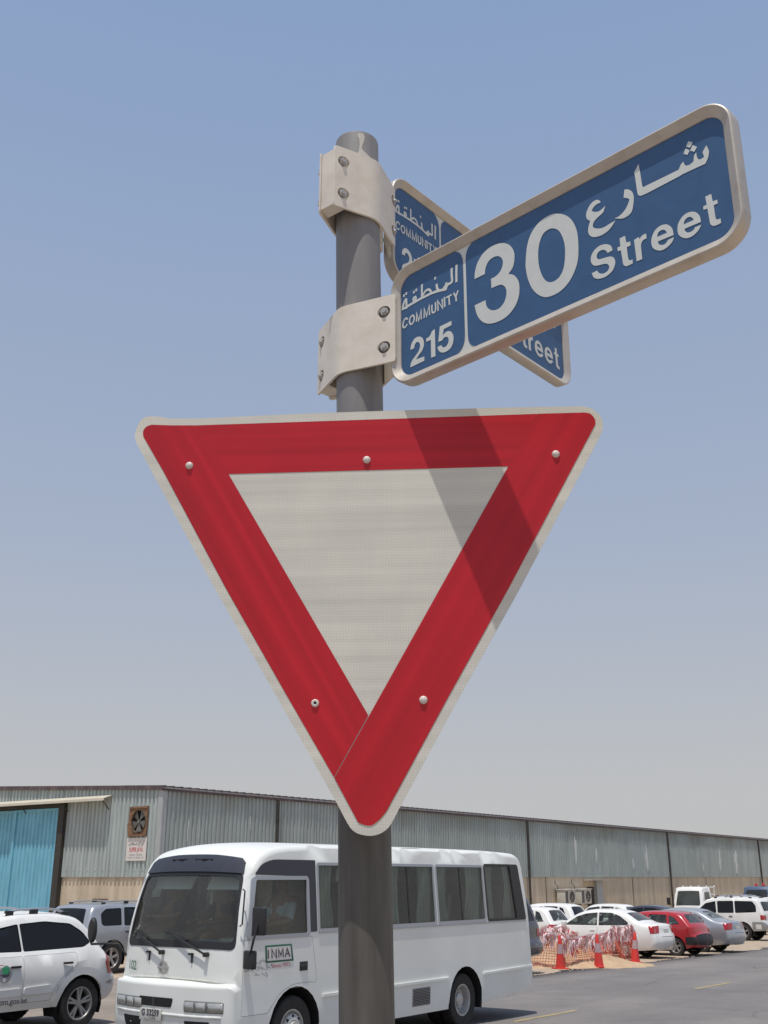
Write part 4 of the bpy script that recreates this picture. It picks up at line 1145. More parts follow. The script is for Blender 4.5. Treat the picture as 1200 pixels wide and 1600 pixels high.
HB = math.atan2(-.809, -.588)          # heading of the bus: towards the viewer and to the left
def trap(B, x0, z0, x1, z1, m0, m1, r=.07, front=True):
    S0, S1 = B.s_of(x0, z0), B.s_of(x1, z1); W = B.W
    return roundp([(-W * m0, S0), (W * m0, S0), (W * m1, S1), (-W * m1, S1)], r, 4)
def tq(B, pts):
    """top-skin polygon from (q fraction, x, z) points"""
    return [(q * B.W, B.s_of(x, z)) for q, x, z in pts]
TILT = math.atan(.0175)
def settle(root, x, y, rz, z=None):
    root.location = (x, y, gz(x, y) if z is None else z)
    if y > 18.5:
        root.rotation_euler = (Matrix.Rotation(-TILT, 3, 'X') @ Matrix.Rotation(rz, 3, 'Z')).to_euler('XYZ')

def spec_suv(paint='white_paint', dark=True):
    B = Body([(3.36, .36, .05), (3.44, .55, .14), (3.40, .80, .14), (3.22, .96, .07), (2.40, 1.07, .05), (2.20, 1.12, .05), (1.58, 1.55, .05), (1.25, 1.62, .035), (.55, 1.635, .03), (.12, 1.60, .03), (-.12, 1.52, .04),
              (-.46, 1.12, .06), (-.57, .97, .07), (-.60, .80, .07), (-.72, .72, .09), (-.75, .50, .09), (-.66, .38, .06)],
             .915, 1.06, .34, .11, .34, (.75, .14), (.55, .09), [(0, .345, .41), (2.63, .345, .41)], .05, 2, .03)
    B.sh = (.955, 1.10, .55)
    sw = [{'p': roundp([(2.02, 1.14), (1.62, 1.42), (1.10, 1.50), (1.065, 1.12)], [.05, .05, .03, .03]), 'm': 'glass_dark'},
          {'p': roundp([(1.035, 1.12), (1.07, 1.50), (.62, 1.525), (.15, 1.48), (-.06, 1.36), (-.20, 1.20), (-.06, 1.135)], [.03, .03, .05, .05, .06, .05, .05]), 'm': 'glass_dark'}]
    arc = lambda r_, a0, a1, n=12: [(r_ * math.cos(R(a0 + (a1 - a0) * k / n)), .345 + r_ * math.sin(R(a0 + (a1 - a0) * k / n))) for k in range(n + 1)]
    flare = arc(.418, -8, 172) + arc(.52, 176, 4)
    flare2 = [(x + 2.63, z) for x, z in flare]
    sp = dict(body=B, paint=paint, wins=sw,
              doors=[{'p': roundp([(2.10, .45), (2.16, 1.06), (1.07, 1.065), (1.07, .44)], .03), 'h': (1.22, .93), 'hs': (.17, .03)},
                     {'p': roundp([(1.06, .44), (1.06, 1.065), (.10, 1.075), (.12, .90), (.32, .80), (.50, .62), (.56, .44)], [.03, .03, .05, .05, .1, .1, .03]), 'h': (.30, .935), 'hs': (.17, .03)}],
              top_glass=[('windscreen', trap(B, 2.20, 1.12, 1.60, 1.53, .88, .80), 'glass'), ('rear_window', trap(B, -.15, 1.50, -.44, 1.14, .76, .84), 'glass_dark')],
              patch=[('door_moulding', 'side', roundp([(2.08, .53), (2.08, .63), (1.10, .645), (1.10, .545)], .03), paint, .02),
                     ('door_moulding', 'side', roundp([(1.05, .545), (1.05, .645), (.60, .66), (.53, .55)], .03), paint, .02),
                     ('wheel_flare', 'side', flare, paint, .028), ('wheel_flare', 'side', flare2, paint, .028),
                     ('tail_lamp', 'corner', ([(-.47, 1.05), (-.43, .90), (-.50, .74), (-.8, .74), (-.8, 1.05)], tq(B, [(.80, -.52, 1.04), (1, -.52, 1.04), (1, -.60, .76), (.84, -.60, .76)])), 'tail', .006),
                     ('fog_reflector', 'side', roundp([(-.47, .60), (-.47, .64), (-.60, .65), (-.60, .59)], .015), 'lamp', .008),
                     ('mud_flap', 'side', [(-.37, .36), (-.42, .36), (-.47, .16), (-.40, .15)], 'black', .0),
                     ('headlamp', 'corner', ([(3.05, .84), (3.6, .72), (3.6, .92), (3.05, .97)], tq(B, [(.55, 3.30, .92), (1, 3.30, .92), (1, 3.41, .76), (.55, 3.41, .76)])), 'lamp', .005),
                     ('grille', 'top', tq(B, [(-.45, 3.36, .88), (.45, 3.36, .88), (.4, 3.42, .72), (-.4, 3.42, .72)]), 'black', .004)],
              wr=.352, wd=.235, rim='alloy', cab=(.1, 2.3), seats=[(1.35, (-.4, .4)), (.45, (-.45, 0, .45))], mirror=(1.98, 1.10), rails=(.06, 1.25, 1.6, 'alu_frame', .055))
    return sp, B

def spec_sorento():
    B = Body([(3.50, .38, .05), (3.58, .60, .14), (3.50, .88, .14), (3.30, 1.02, .07), (2.45, 1.12, .05), (2.25, 1.16, .05), (1.65, 1.62, .05), (1.3, 1.70, .035), (.2, 1.71, .03), (-.45, 1.67, .03), (-.68, 1.60, .05),
              (-.85, 1.10, .07), (-.90, .98, .08), (-.91, .78, .08), (-1.0, .72, .10), (-1.02, .50, .10), (-.92, .40, .06)],
             .93, 1.08, .26, .10, .38, (.75, .14), (.35, .07), [(0, .37, .45), (2.71, .37, .45)], .05, 2, .03)
    sp = dict(body=B, paint='silver', wins=[{'p': roundp([(2.1, 1.17), (1.7, 1.50), (1.2, 1.60), (1.17, 1.15)], .05), 'm': 'glass_dark'},
                                            {'p': roundp([(1.10, 1.15), (1.13, 1.60), (.40, 1.61), (.36, 1.15)], .05), 'm': 'glass_dark'},
                                            {'p': roundp([(.27, 1.16), (.30, 1.59), (-.22, 1.57), (-.40, 1.45), (-.40, 1.20), (-.32, 1.15)], .05), 'm': 'glass_dark'}],
              doors=[{'p': roundp([(2.18, .46), (2.2, 1.10), (1.14, 1.11), (1.14, .46)], .03), 'h': (1.3, 1.0)},
                     {'p': roundp([(1.13, .46), (1.13, 1.11), (.32, 1.11), (.32, .95), (.50, .75), (.56, .46)], [.03, .03, .05, .1, .1, .03]), 'h': (.48, 1.0)}],
              top_glass=[('windscreen', trap(B, 2.25, 1.16, 1.66, 1.60, .88, .80), 'glass'), ('rear_window', trap(B, -.70, 1.58, -.84, 1.14, .84, .90), 'glass_dark')],
              patch=[('tail_lamp', 'corner', ([(-.68, 1.07), (-.66, .90), (-.74, .82), (-1.1, .82), (-1.1, 1.07)], tq(B, [(.74, -.865, 1.06), (1, -.865, 1.06), (1, -.905, .83), (.80, -.905, .83)])), 'tail', .008),
                     ('reverse_lamp', 'top2', tq(B, [(.80, -.89, .99), (.98, -.89, .99), (.98, -.90, .93), (.80, -.90, .93)]), 'lamp', .014),
                     ('lower_cladding', 'side', [(2.2, .36), (2.2, .52), (.52, .52), (.50, .40)], 'silver_lo', .012),
                     ('rear_bumper', 'top', tq(B, [(-.98, -.93, .73), (.98, -.93, .73), (.98, -1.0, .5), (-.98, -1.0, .5)]), 'silver_lo', .01)],
              wr=.375, wd=.245, rim='alloy5', cab=(.0, 2.3), seats=[(1.4, (-.4, .4)), (.5, (-.45, 0, .45))], mirror=(2.05, 1.14), rails=(-.3, 1.3, 1.7, 'alu_frame', .05))
    return sp, B

def spec_sedan(paint, variant=0, glass='glass', rim='mesh', H=1.47, seats=True):
    h = H - 1.47
    B = Body([(3.42, .25, .04), (3.50, .42, .14), (3.46, .62, .14), (3.28, .74, .07), (2.70, .90, .05), (2.42, .97, .05), (1.80, 1.34 + h, .05), (1.42, 1.44 + h, .04), (.95, 1.475 + h, .03), (.45, 1.46 + h, .03), (.08, 1.38 + h, .04),
              (-.42, 1.10, .04), (-.60, 1.055, .03), (-.90, 1.03, .03), (-.99, .99, .05), (-1.01, .78, .07), (-1.05, .64, .10), (-1.07, .45, .10), (-.98, .28, .05)],
             .855, .95, .38, .10, .24, (.75, .13), (.6, .08), [(0, .305, .365), (2.6, .305, .365)], .05, 2, .03)
    B.sh = (.80, .95, .30)
    sp = dict(body=B, paint=paint, glass=glass,
              wins=[{'p': roundp([(2.18, .99), (1.74, 1.26 + h), (1.40, 1.35 + h), (1.00, 1.385 + h), (.98, .985)], [.05, .06, .05, .02, .02])},
                    {'p': roundp([(.92, .985), (.94, 1.385 + h), (.48, 1.375 + h), (.20, 1.29 + h), (-.13, 1.08), (-.13, 1.00)], [.02, .02, .06, .06, .05, .04])}],
              doors=[{'p': roundp([(2.18, .32), (2.22, .93), (.965, .94), (.965, .31)], .03), 'h': (1.13, .84), 'hm': paint},
                     {'p': roundp([(.955, .31), (.955, .94), (.02, .955), (.0, .82), (.30, .70), (.42, .50), (.45, .31)], [.03, .03, .05, .1, .1, .1, .03]), 'h': (.22, .86), 'hm': paint}],
              top_glass=[('windscreen', trap(B, 2.40, .98, 1.80, 1.33 + h, .90, .80), glass), ('rear_window', trap(B, .05, 1.36 + h, -.40, 1.11, .80, .88), glass)],
              patch=[('tail_lamp', 'corner', ([(-.82, .98), (-.90, .76), (-1.2, .76), (-1.2, .99)], tq(B, [(.62, -.98, .98), (1, -.98, .98), (1, -1.02, .77), (.74, -1.02, .77)])), 'tail', .007),
                     ('headlamp', 'corner', ([(3.0, .70), (3.7, .52), (3.7, .76), (3.0, .80)], tq(B, [(.5, 3.30, .73), (1, 3.30, .73), (1, 3.46, .60), (.5, 3.46, .60)])), 'lamp', .006),
                     ('boot_shut_line', 'top', tq(B, [(-.62, -1.045, .655), (.62, -1.045, .655), (.62, -1.05, .645), (-.62, -1.05, .645)]), 'black', .002),
                     ('door_strip', 'side', roundp([(2.15, .53), (2.15, .57), (.47, .58), (.45, .54)], .01), paint, .012)],
              wr=.31, wd=.195, rim=rim, cab=(.1, 2.3), seats=[(1.25, (-.38, .38)), (.35, (-.42, .42))] if seats else [], mirror=(2.12, .97), plate=(B.s_of(-1.01, .83), None, 0))
    if variant == 1:
        sp['patch'].append(('rear_applique', 'top', tq(B, [(-.6, -.98, .97), (.6, -.98, .97), (.68, -1.01, .78), (-.68, -1.01, .78)]), 'greysil', .004))
    return sp, B

def spec_hatch(paint, glass='glass', H=1.40, low='black', rim='alloy5', tailm='tail', wb=2.3):
    h = H - 1.40
    B = Body([(wb + .70, .25, .04), (wb + .76, .42, .12), (wb + .72, .62, .12), (wb + .56, .74, .06), (wb + .05, .88, .05), (wb - .18, .94, .05), (wb - .75, 1.30 + h, .05), (wb - 1.05, 1.38 + h, .04), (.6, 1.405 + h, .03), (.0, 1.37 + h, .03), (-.22, 1.30 + h, .05),
              (-.52, .98, .06), (-.60, .90, .06), (-.63, .70, .07), (-.72, .62, .10), (-.75, .42, .10), (-.66, .28, .05)],
             .82, .92, .34, .09, .24, (.65, .12), (.5, .07), [(0, .29, .345), (wb, .29, .345)], .05, 2, .03)
    sp = dict(body=B, paint=paint, glass=glass,
              wins=[{'p': roundp([(wb - .38, .96), (wb - .80, 1.24 + h), (1.02, 1.31 + h), (.98, .955)], .04)},
                    {'p': roundp([(.90, .955), (.93, 1.31 + h), (.30, 1.30 + h), (.26, .955)], .04)},
                    {'p': roundp([(.17, .98), (.20, 1.28 + h), (.02, 1.22 + h), (-.20, 1.0)], .04)}],
              doors=[{'p': roundp([(wb - .42, .32), (wb - .38, .90), (.94, .91), (.94, .32)], .03), 'h': (1.1, .82)},
                     {'p': roundp([(.93, .32), (.93, .91), (.16, .915), (.14, .80), (.34, .62), (.42, .32)], [.03, .03, .05, .1, .1, .03]), 'h': (.36, .82)}],
              top_glass=[('windscreen', trap(B, wb - .2, .96, wb - .74, 1.28 + h, .9, .8), glass), ('rear_window', trap(B, -.23, 1.28 + h, -.50, 1.0, .80, .88), glass)],
              patch=[('tail_lamp', 'corner', ([(-.42, .90), (-.46, .70), (-.9, .70), (-.9, .90)], tq(B, [(.78, -.60, .89), (1, -.60, .89), (1, -.64, .70), (.80, -.64, .70)])), tailm, .007),
                     ('headlamp', 'corner', ([(wb + .35, .70), (wb + .9, .54), (wb + .9, .74), (wb + .35, .78)], tq(B, [(.5, wb + .58, .72), (1, wb + .58, .72), (1, wb + .72, .60), (.5, wb + .72, .60)])), 'lamp', .006),
                     ('rear_bumper', 'corner', ([(-.38, .60), (-.38, .36), (-.9, .36), (-.9, .62)], tq(B, [(0, -.68, .64), (1, -.68, .64), (1, -.735, .37), (0, -.735, .37)])), low, .012)],
              wr=.29, wd=.185, rim=rim, cab=(.1, wb - .2), seats=[(1.15, (-.36, .36)), (.25, (-.4, .4))], mirror=(wb - .45, .94), mirror_mat=low)
    return sp, B

def spec_boxy(paint='white_paint', H=1.85, wb=2.78, low='silver_lo'):
    B = Body([(wb + .75, .42, .04), (wb + .82, .62, .10), (wb + .78, .95, .10), (wb + .62, 1.08, .06), (wb - .25, 1.14, .05), (wb - .42, 1.18, .05), (wb - 1.02, 1.70, .04), (wb - 1.28, H - .04, .03), (.6, H, .03), (-.55, H - .03, .03), (-.78, H - .12, .04),
              (-.98, 1.22, .05), (-1.02, 1.10, .05), (-1.02, .80, .06), (-1.10, .74, .08), (-1.12, .54, .08), (-1.02, .44, .04)],
             .93, 1.12, .20, .08, .42, (.6, .10), (.35, .05), [(0, .37, .45), (wb, .37, .45)], .05, 2, .02)
    sp = dict(body=B, paint=paint, wins=[{'p': roundp([(wb - .62, 1.20), (wb - 1.1, 1.60), (1.20, 1.70), (1.16, 1.18)], .05), 'm': 'glass_dark'},
                                         {'p': roundp([(1.10, 1.18), (1.12, 1.70), (.36, 1.71), (.34, 1.18)], .05), 'm': 'glass_dark'},
                                         {'p': roundp([(.28, 1.18), (.30, 1.71), (-.52, 1.69), (-.68, 1.50), (-.70, 1.22)], .06), 'm': 'glass_dark'}],
              doors=[{'p': roundp([(wb - .60, .50), (wb - .6, 1.14), (1.13, 1.15), (1.13, .50)], .03), 'h': (1.3, 1.04), 'hm': paint},
                     {'p': roundp([(1.12, .50), (1.12, 1.15), (.32, 1.15), (.32, .98), (.50, .78), (.56, .50)], [.03, .03, .05, .1, .1, .03]), 'h': (.5, 1.04)}],
              top_glass=[('windscreen', trap(B, wb - .43, 1.2, wb - 1.0, 1.67, .9, .82), 'glass'), ('rear_window', trap(B, -.82, H - .18, -.96, 1.26, .80, .86), 'glass_dark')],
              patch=[('tail_lamp', 'corner', ([(-.86, 1.10), (-.86, .90), (-1.3, .90), (-1.3, 1.10)], tq(B, [(.82, -1.02, 1.09), (1, -1.02, 1.09), (1, -1.03, .90), (.82, -1.03, .90)])), 'tail', .008),
                     ('lower_cladding', 'side', [(wb - .46, .44), (wb - .46, .84), (.47, .84), (.46, .44)], low, .012),
                     ('rear_bumper', 'corner', ([(-.47, .80), (-.45, .46), (-1.3, .42), (-1.3, .80)], tq(B, [(0, -1.06, .78), (1, -1.06, .78), (1, -1.1, .5), (0, -1.1, .5)])), low, .012)],
              wr=.385, wd=.25, rim='alloy5', cab=(.0, wb - .2), seats=[(1.4, (-.4, .4))], mirror=(wb - .65, 1.18), rails=(-.5, 1.3, H, 'alu_frame', .06))
    return sp, B

# --- the cars, each where it stands
HC = R(142)      # the cars on the right are parked at an angle, tails towards the road
def park(name, label, cat, sp, x, y, rz, group='cars parked on the sand beyond the road', z=None):
    r_, B_ = build_car(name, label, cat, (0, 0, 0), rz, sp, group)
    r_.rotation_euler = (0, 0, rz)
    settle(r_, x, y, rz, z)
    return r_, B_

# white SUV at the left edge
tx, ty = -4.5 - .915 * .809 - .08, 17.5 + .915 * .588
sp, B = spec_suv()
suv, B = park('suv', 'white SUV with dark tinted glass and a round green emblem on its door', 'car', sp, tx, ty, HB, None)
def on_side(B, x, z, off): return Vector((x, B.y(x, z) + off, z))
ex, ez = 1.40, .845
mb = MB(); vs, fs = surf(roundp([(ex - .13, ez - .13), (ex + .13, ez - .13), (ex + .13, ez + .13), (ex - .13, ez + .13)], .01), (), lambda x, z: on_side(B, x, z, .003), .05)
em = part('door_emblem', vs, fs, M['board'], suv)
circ = lambda cx, cz, r_, a0=0, a1=360, n=24: [(cx + r_ * math.cos(R(a0 + (a1 - a0) * k / n)), cz + r_ * math.sin(R(a0 + (a1 - a0) * k / n))) for k in range(n + (0 if a1 - a0 == 360 else 1))]
M['emb_green'] = mat('emblem_green', (.05, .36, .16), .5); M['emb_red'] = mat('emblem_red', (.36, .05, .05), .5)
for pl, mm, of in (([(ex + .125, ez + .125), (ex + .02, ez + .125), (ex + .09, ez + .06), (ex + .105, ez - .06), (ex + .125, ez - .06)], 'emb_red', .0038), (circ(ex - .01, ez - .005, .112), 'ink_grey', .0036), (circ(ex - .012, ez + .055, .062), 'emb_green', .0044),
                   ([(ex + .085, ez - .0), (ex - .05, ez - .0), (ex - .085, ez + .05), (ex - .075, ez - .03), (ex + .0, ez - .045)], 'ink_dark', .005), (circ(ex + .0, ez - .075, .03), 'board', .005)):
    vs, fs = surf(pl, (), lambda x, z: on_side(B, x, z, of), 0); part('emblem_shape', vs, fs, M[mm], em)
put_text('www.dm.gov.ae', .115, on_side(B, 1.33, .475, .004), (-1, 0, 0), (0, 0, 1), M['ink_dark'], suv, 'web_address', squeeze=1.0)

sp, B = spec_sorento()
park('suv', 'silver SUV seen from behind, between the white SUV and the bus', 'car', sp, -7.80, 30.17, R(54), None)

sp, B = spec_sedan('white_paint', rim='cap')
park('sedan', 'white saloon car with see-through windows, right behind the net and the third cone', 'car', sp, 8.28, 37.39, HC)
sp, B = spec_hatch('red_paint')
rc, B = park('hatchback', 'bright red hatchback with a black rear bumper', 'car', sp, 10.3, 38.96, HC)
sp, B = spec_sedan('silver', 1, rim='alloy')
park('sedan', 'silver saloon car parked right of the red hatchback', 'car', sp, 11.95, 41.6, R(141))
sp, B = spec_boxy()
pj, B = park('suv', 'tall white SUV with silver lower body and roof rails, at the right edge', 'car', sp, 16.9, 52.4, R(143))
mb = MB()       # ladder and carrier on its tailgate
for yy in (-.35, .35): mb.tube([(-1.09, yy, .75), (-1.16, yy, .9), (-1.14, yy, 1.25)], .02, 6)
for zz in (.85, 1.0, 1.15): mb.tube([(-1.15, -.38, zz), (-1.15, .38, zz)], .018, 6)
mb.build('tailgate_carrier', M['rim'], pj, smooth=True)
sp, B = spec_hatch('white_paint', wb=2.62, H=1.50, low='silver_lo')
park('estate_car', 'white and grey estate car beyond the sand heap, left of the white saloon', 'car', sp, 6.3, 43.1, HC)
sp, B = spec_hatch('white_paint', wb=2.6, H=1.60, glass='glass_dark', low='white_paint')
park('hatchback', 'white hatchback with dark rear glass in the back row under the two air conditioners', 'car', sp, 7.9, 47.6, HC)
sp, B = spec_hatch('white_paint', wb=2.4, H=1.55, low='white_paint')
park('hatchback', 'small white five-door car in the back row above the white saloon boot', 'car', sp, 11.4, 53.2, HC)
sp, B = spec_sedan('dark_paint', glass='glass_dark', H=1.52)
park('sedan', 'dark saloon car in the back row, its roof showing above the red hatchback', 'car', sp, 12.5, 49.2, HC)
sp, B = spec_boxy(H=1.92, wb=2.8)
park('suv', 'white SUV in the back row, half hidden behind the SUV with silver lower body', 'car', sp, 19.5, 60.8, HC)
sp, B = spec_boxy(H=1.9, wb=2.7)
park('suv', 'white SUV cut off by the right edge of the picture', 'car', sp, 23.4, 64.5, HC)
sp, B = spec_boxy('dark_paint', H=1.98, wb=2.7, low='dark_paint')
bs, B = park('suv', 'black SUV showing only its tail behind the rear corner of the bus', 'car', sp, 2.75, 29.7, HC)

# --- two trucks in the back, cabs facing the road's near end
def truck(name, label, paint, x, y, rz, H, beacons):
    r_ = thing(name, label, 'truck', (0, 0, 0), rz, 'trucks parked by the warehouse'); r_.rotation_euler = (0, 0, rz); settle(r_, x, y, rz)
    B = Body([(.80, .45, .05), (.92, .6, .08), (.90, 1.15, .08), (.84, 1.35, .08), (.52, H - .12, .06), (.40, H, .03), (-.60, H, .02), (-.74, H - .08, .01), (-.78, 1.2, .01), (-.78, .5, 0)], .95, 1.3, .12, .08, .45, (.5, .08), (0, 0), [(0.05, .42, .50)], .03, 1)
    ws = trap(B, .83, 1.40, .56, H - .22, .9, .84)
    w1 = roundp([(.62, 1.42), (.38, H - .28), (-.38, H - .26), (-.40, 1.40)], .05)
    V, F = B.top(None, [ws]); V = list(V); F = list(F)
    for sg in (1, -1):
        vs, fs = B.side(B.outline, [w1], sgn=sg, grid=.25); n = len(V); V += vs; F += [tuple(i + n for i in f) for f in fs]
    part('cab', V, F, M[paint], r_, smooth=True, merge=.004, angle=R(38))
    vs, fs = B.top(ws, (), off=-.006); part('windscreen', vs, fs, M['glass'], r_, smooth=True)
    for sg in (1, -1):
        vs, fs = B.side(w1, (), off=-.01, grid=.4, sgn=sg, ring=False); part('side_window', vs, fs, M['glass'], r_)
        mb = MB(); mb.box(.62, .70, sg * 1.12, sg * 1.32, 1.45, 1.85); mb.tube([(.6, sg * .93, 1.5), (.66, sg * 1.2, 1.48)], .02, 6); mb.build('door_mirror', M['black'], r_, bevel=.02)
    mb = MB(); mb.box(-.6, .3, -.8, .8, .6, 1.3); mb.build('cab_trim', M['interior'], r_)
    mb = MB(); mb.box(-4.6, -.95, -1.0, 1.0, .95, 1.1); mb.box(-4.6, -.95, -1.02, -.97, 1.1, 1.45); mb.box(-4.6, -.95, .97, 1.02, 1.1, 1.45); mb.box(-4.6, -4.55, -1, 1, 1.1, 1.45)
    mb.box(-4.4, -.5, -.4, .4, .55, .9); mb.build('flat_bed', M['silver_lo'], r_)
    mb = MB()
    for k in range(5): mb.tube([(-1.0, -.95 + .475 * k, 1.1), (-1.0, -.95 + .475 * k, H + .02), (-1.15, -.95 + .475 * k, H + .08)], .03, 6)
    mb.tube([(-1.0, -.97, H), (-1.0, .97, H)], .03, 6); mb.tube([(-1.0, -.97, H - .4), (-1.0, .97, H - .4)], .025, 6)
    mb.build('headboard_rack', M['white_paint'] if paint != 'blue_paint' else M['blue_paint'], r_, smooth=True)
    for xx in (.05, -3.4):
        for sg in (1, -1): add_wheel(r_, xx, sg * .82, .40, .22, 'cap')
    if beacons:
        for yy in (.30, -.15):
            mb = MB(); mb.cyl((.0, yy, H - .005), (0, yy, H + .04), .10, n=14); bb = mb.build('beacon_base', M['black'], r_)
            mb = MB(); mb.lathe([(.085, H + .04), (.085, H + .14), (.06, H + .19), (.001, H + .20)], 16, 'z', Matrix.Translation((0, yy, 0))); mb.build('beacon_lens', M['beacon'], bb, smooth=True)
    return r_
truck('truck', 'white light truck with a tubular rack behind its cab, by the warehouse wall', 'white_paint', 18.0, 65.5, HB, 2.42, False)
truck('truck', 'dark blue truck cab with two red beacons on its roof', 'blue_paint', 23.6, 70.5, HB, 2.50, True)
# ------------------------------------------------------------------ the bus
BUS_O = Vector((.374 + .09 * .588, 18.31 + .09 * .809, 0))
bus = thing('minibus', 'white minibus with curtained side windows and a green framed sign on its door', 'bus', (BUS_O.x, BUS_O.y, gz(0, 18.3)), HB)
BW = 1.04
Bb = Body([(4.86, .30, .04), (4.93, .40, .10), (4.95, .62, .11), (4.948, .88, .11), (4.947, .915, .11), (4.942, .932, .06), (4.92, .942, .012), (4.86, .948, .0), (4.845, .952, .01), (4.84, .965, .06), (4.835, 1.01, .09), (4.815, 1.34, .10), (4.74, 1.80, .10), (4.65, 2.20, .09), (4.58, 2.36, .09), (4.44, 2.49, .07), (4.15, 2.555, .05), (3.6, 2.57, .045), (0, 2.57, .045), (-1.60, 2.56, .045), (-1.86, 2.52, .05),
           (-1.99, 2.38, .07), (-2.05, 2.0, .08), (-2.10, 1.4, .08), (-2.15, .90, .08), (-2.18, .75, .09), (-2.18, .52, .09), (-2.08, .42, .05)],
          BW, 1.50, .075, .085, .29, (.25, .025), (.35, .04), [(0, .38, .475), (4.04, .38, .485)], .03, 2, .0)
W_ = BW
wind = [(3.60, 2.235), (2.195, .805), (.735, -.655), (-.715, -1.84)]
side_w = []
for i, (a, b) in enumerate(wind):
    if i < 3: side_w.append(roundp([(a, 1.50), (a, 2.33), (b, 2.33), (b, 1.50)], .035))
    else: side_w.append(roundp([(a, 1.49), (a, 2.35), (b + .30, 2.35), (b + .20, 1.49)], .05))
dwin = roundp([(4.69, 1.47), (4.60, 2.14), (3.82, 2.14), (3.82, 1.47)], .03)
black_p = roundp([(4.60, 2.19), (4.52, 2.31), (4.36, 2.375), (3.64, 2.375), (3.64, 1.49), (3.79, 1.49), (3.79, 2.17)], [.03, .06, .12, .02, .02, .01, .01])
door_p = roundp([(4.77, .62), (4.765, 1.44), (3.74, 1.44), (3.66, .90), (3.66, .72), (3.74, .845), (3.9, .86), (4.18, .86), (4.42, .76), (4.52, .62)], [.03, .02, .02, .05, .01, .05, .05, .08, .05, .01])
ws = trap(Bb, 4.82, 1.345, 4.655, 2.19, .995, .955, .09)
V, F = Bb.top(None, [ws], nq=11); V = list(V); F = list(F)
# gasket and frames around the side windows show as their own parts; the shell carries the holes
door_p2 = roundp([(4.765, .60), (4.765, 1.44), (3.74, 1.44), (3.64, .98), (3.64, .88), (3.80, .895), (4.10, .89), (4.36, .80), (4.53, .60)], [.03, .02, .02, .05, .03, .05, .08, .08, .01])
for sg in (1, -1):
    hl = list(side_w) + [dwin, door_p2]
    vs, fs = Bb.side(Bb.outline, hl, sgn=sg, grid=.2)
    n = len(V); V += vs; F += [tuple(i + n for i in f) for f in fs]
bo = part('body', V, F, M['bus_white'], bus, smooth=True, merge=.004, angle=R(48))
wn = bo.modifiers.new('normals', 'WEIGHTED_NORMAL'); wn.keep_sharp = True; wn.weight = 80
vs, fs = Bb.top(ws, (), off=-.004); part('windscreen', vs, fs, M['glass_ws'], bus, smooth=True)
# rubber surround of the windscreen
def ring_top(B, outer, inner, off, th, name, m_):
    vs, fs = B.top(outer, [inner], off=off, thick=th); return part(name, vs, fs, m_, bus, smooth=True, angle=R(35))
wi = trap(Bb, 4.81, 1.41, 4.665, 2.165, .965, .925, .09)
wo = trap(Bb, 4.823, 1.325, 4.652, 2.205, 1.0, .965, .09)
ring_top(Bb, wo, wi, .006, .012, 'windscreen_gasket', M['black'])
cap = tq(Bb, [(-.96, 4.650, 2.20), (-.5, 4.650, 2.20), (0, 4.65, 2.20), (.5, 4.650, 2.20), (.96, 4.650, 2.20), (.93, 4.60, 2.33), (.86, 4.57, 2.365), (.4, 4.56, 2.375), (0, 4.56, 2.375), (-.4, 4.56, 2.375), (-.86, 4.57, 2.365), (-.93, 4.60, 2.33)])
vs, fs = Bb.top(cap, (), off=.020, thick=.03); cp = part('dark_brow', vs, fs, M['bus_gasket'], bus, smooth=True, angle=R(35))
for q0 in (-.40, -.28, -.16, .10, .22, .34):
    p = Vector(Bb.rib(q0, Bb.s_of(4.60, 2.325), .0205)); mb = MB(); mb.box(p.x - .010, p.x + .001, p.y - .045, p.y + .045, p.z - .012, p.z + .008); mb.build('brow_vent', M['under'], cp)
# headlamps, grille, intakes, bumper line, plate
for sg in (1, -1):
    lampP = [(.40, 4.93, .765), (1.0, 4.93, .765), (1.0, 4.93, .640), (.40, 4.93, .640)]
    q = [(sg * a, b) for a, b in tq(Bb, lampP)]
    vs, fs = Bb.top(roundp(q, .02), (), off=.004, thick=.01); hl_ = part('headlamp', vs, fs, M['lamp_dark'], bus, smooth=True)
    for (qa, qb) in ((.40, .56), (.58, .74), (.77, .995)):
        q = [(sg * a, b) for a, b in tq(Bb, [(qa, 4.93, .75), (qb, 4.93, .75), (qb, 4.93, .65), (qa, 4.93, .65)])]
        vs, fs = Bb.top(roundp(q, .03), (), off=.010, thick=.006); part('lamp_lens', vs, fs, M['lamp'], hl_, smooth=True)
    q = [(sg * a, b) for a, b in tq(Bb, [(.40, 4.915, .55), (.80, 4.915, .55), (.76, 4.905, .44), (.44, 4.905, .44)])]
    vs, fs = Bb.top(roundp(q, .02), (), off=.004, thick=.012); part('lower_intake', vs, fs, M['under'], bus)
vs, fs = Bb.top(roundp(tq(Bb, [(-.46, 4.93, .775), (.20, 4.93, .775), (.17, 4.93, .675), (-.42, 4.93, .675)]), .03), (), off=.005, thick=.014); gr_ = part('grille', vs, fs, M['under'], bus)
vs, fs = Bb.top(tq(Bb, [(-.17, 4.93, .775), (-.13, 4.93, .775), (-.13, 4.93, .675), (-.17, 4.93, .675)]), (), off=.014, thick=.02); part('grille_bar', vs, fs, M['dark_steel'], gr_)
vs, fs = Bb.top(tq(Bb, [(-.97, 4.895, .615), (0, 4.925, .615), (.97, 4.895, .615), (.97, 4.9, .585), (0, 4.92, .585), (-.97, 4.9, .585)]), (), off=.010, thick=.014); part('bumper_lip', vs, fs, M['bus_white'], bus, smooth=True)
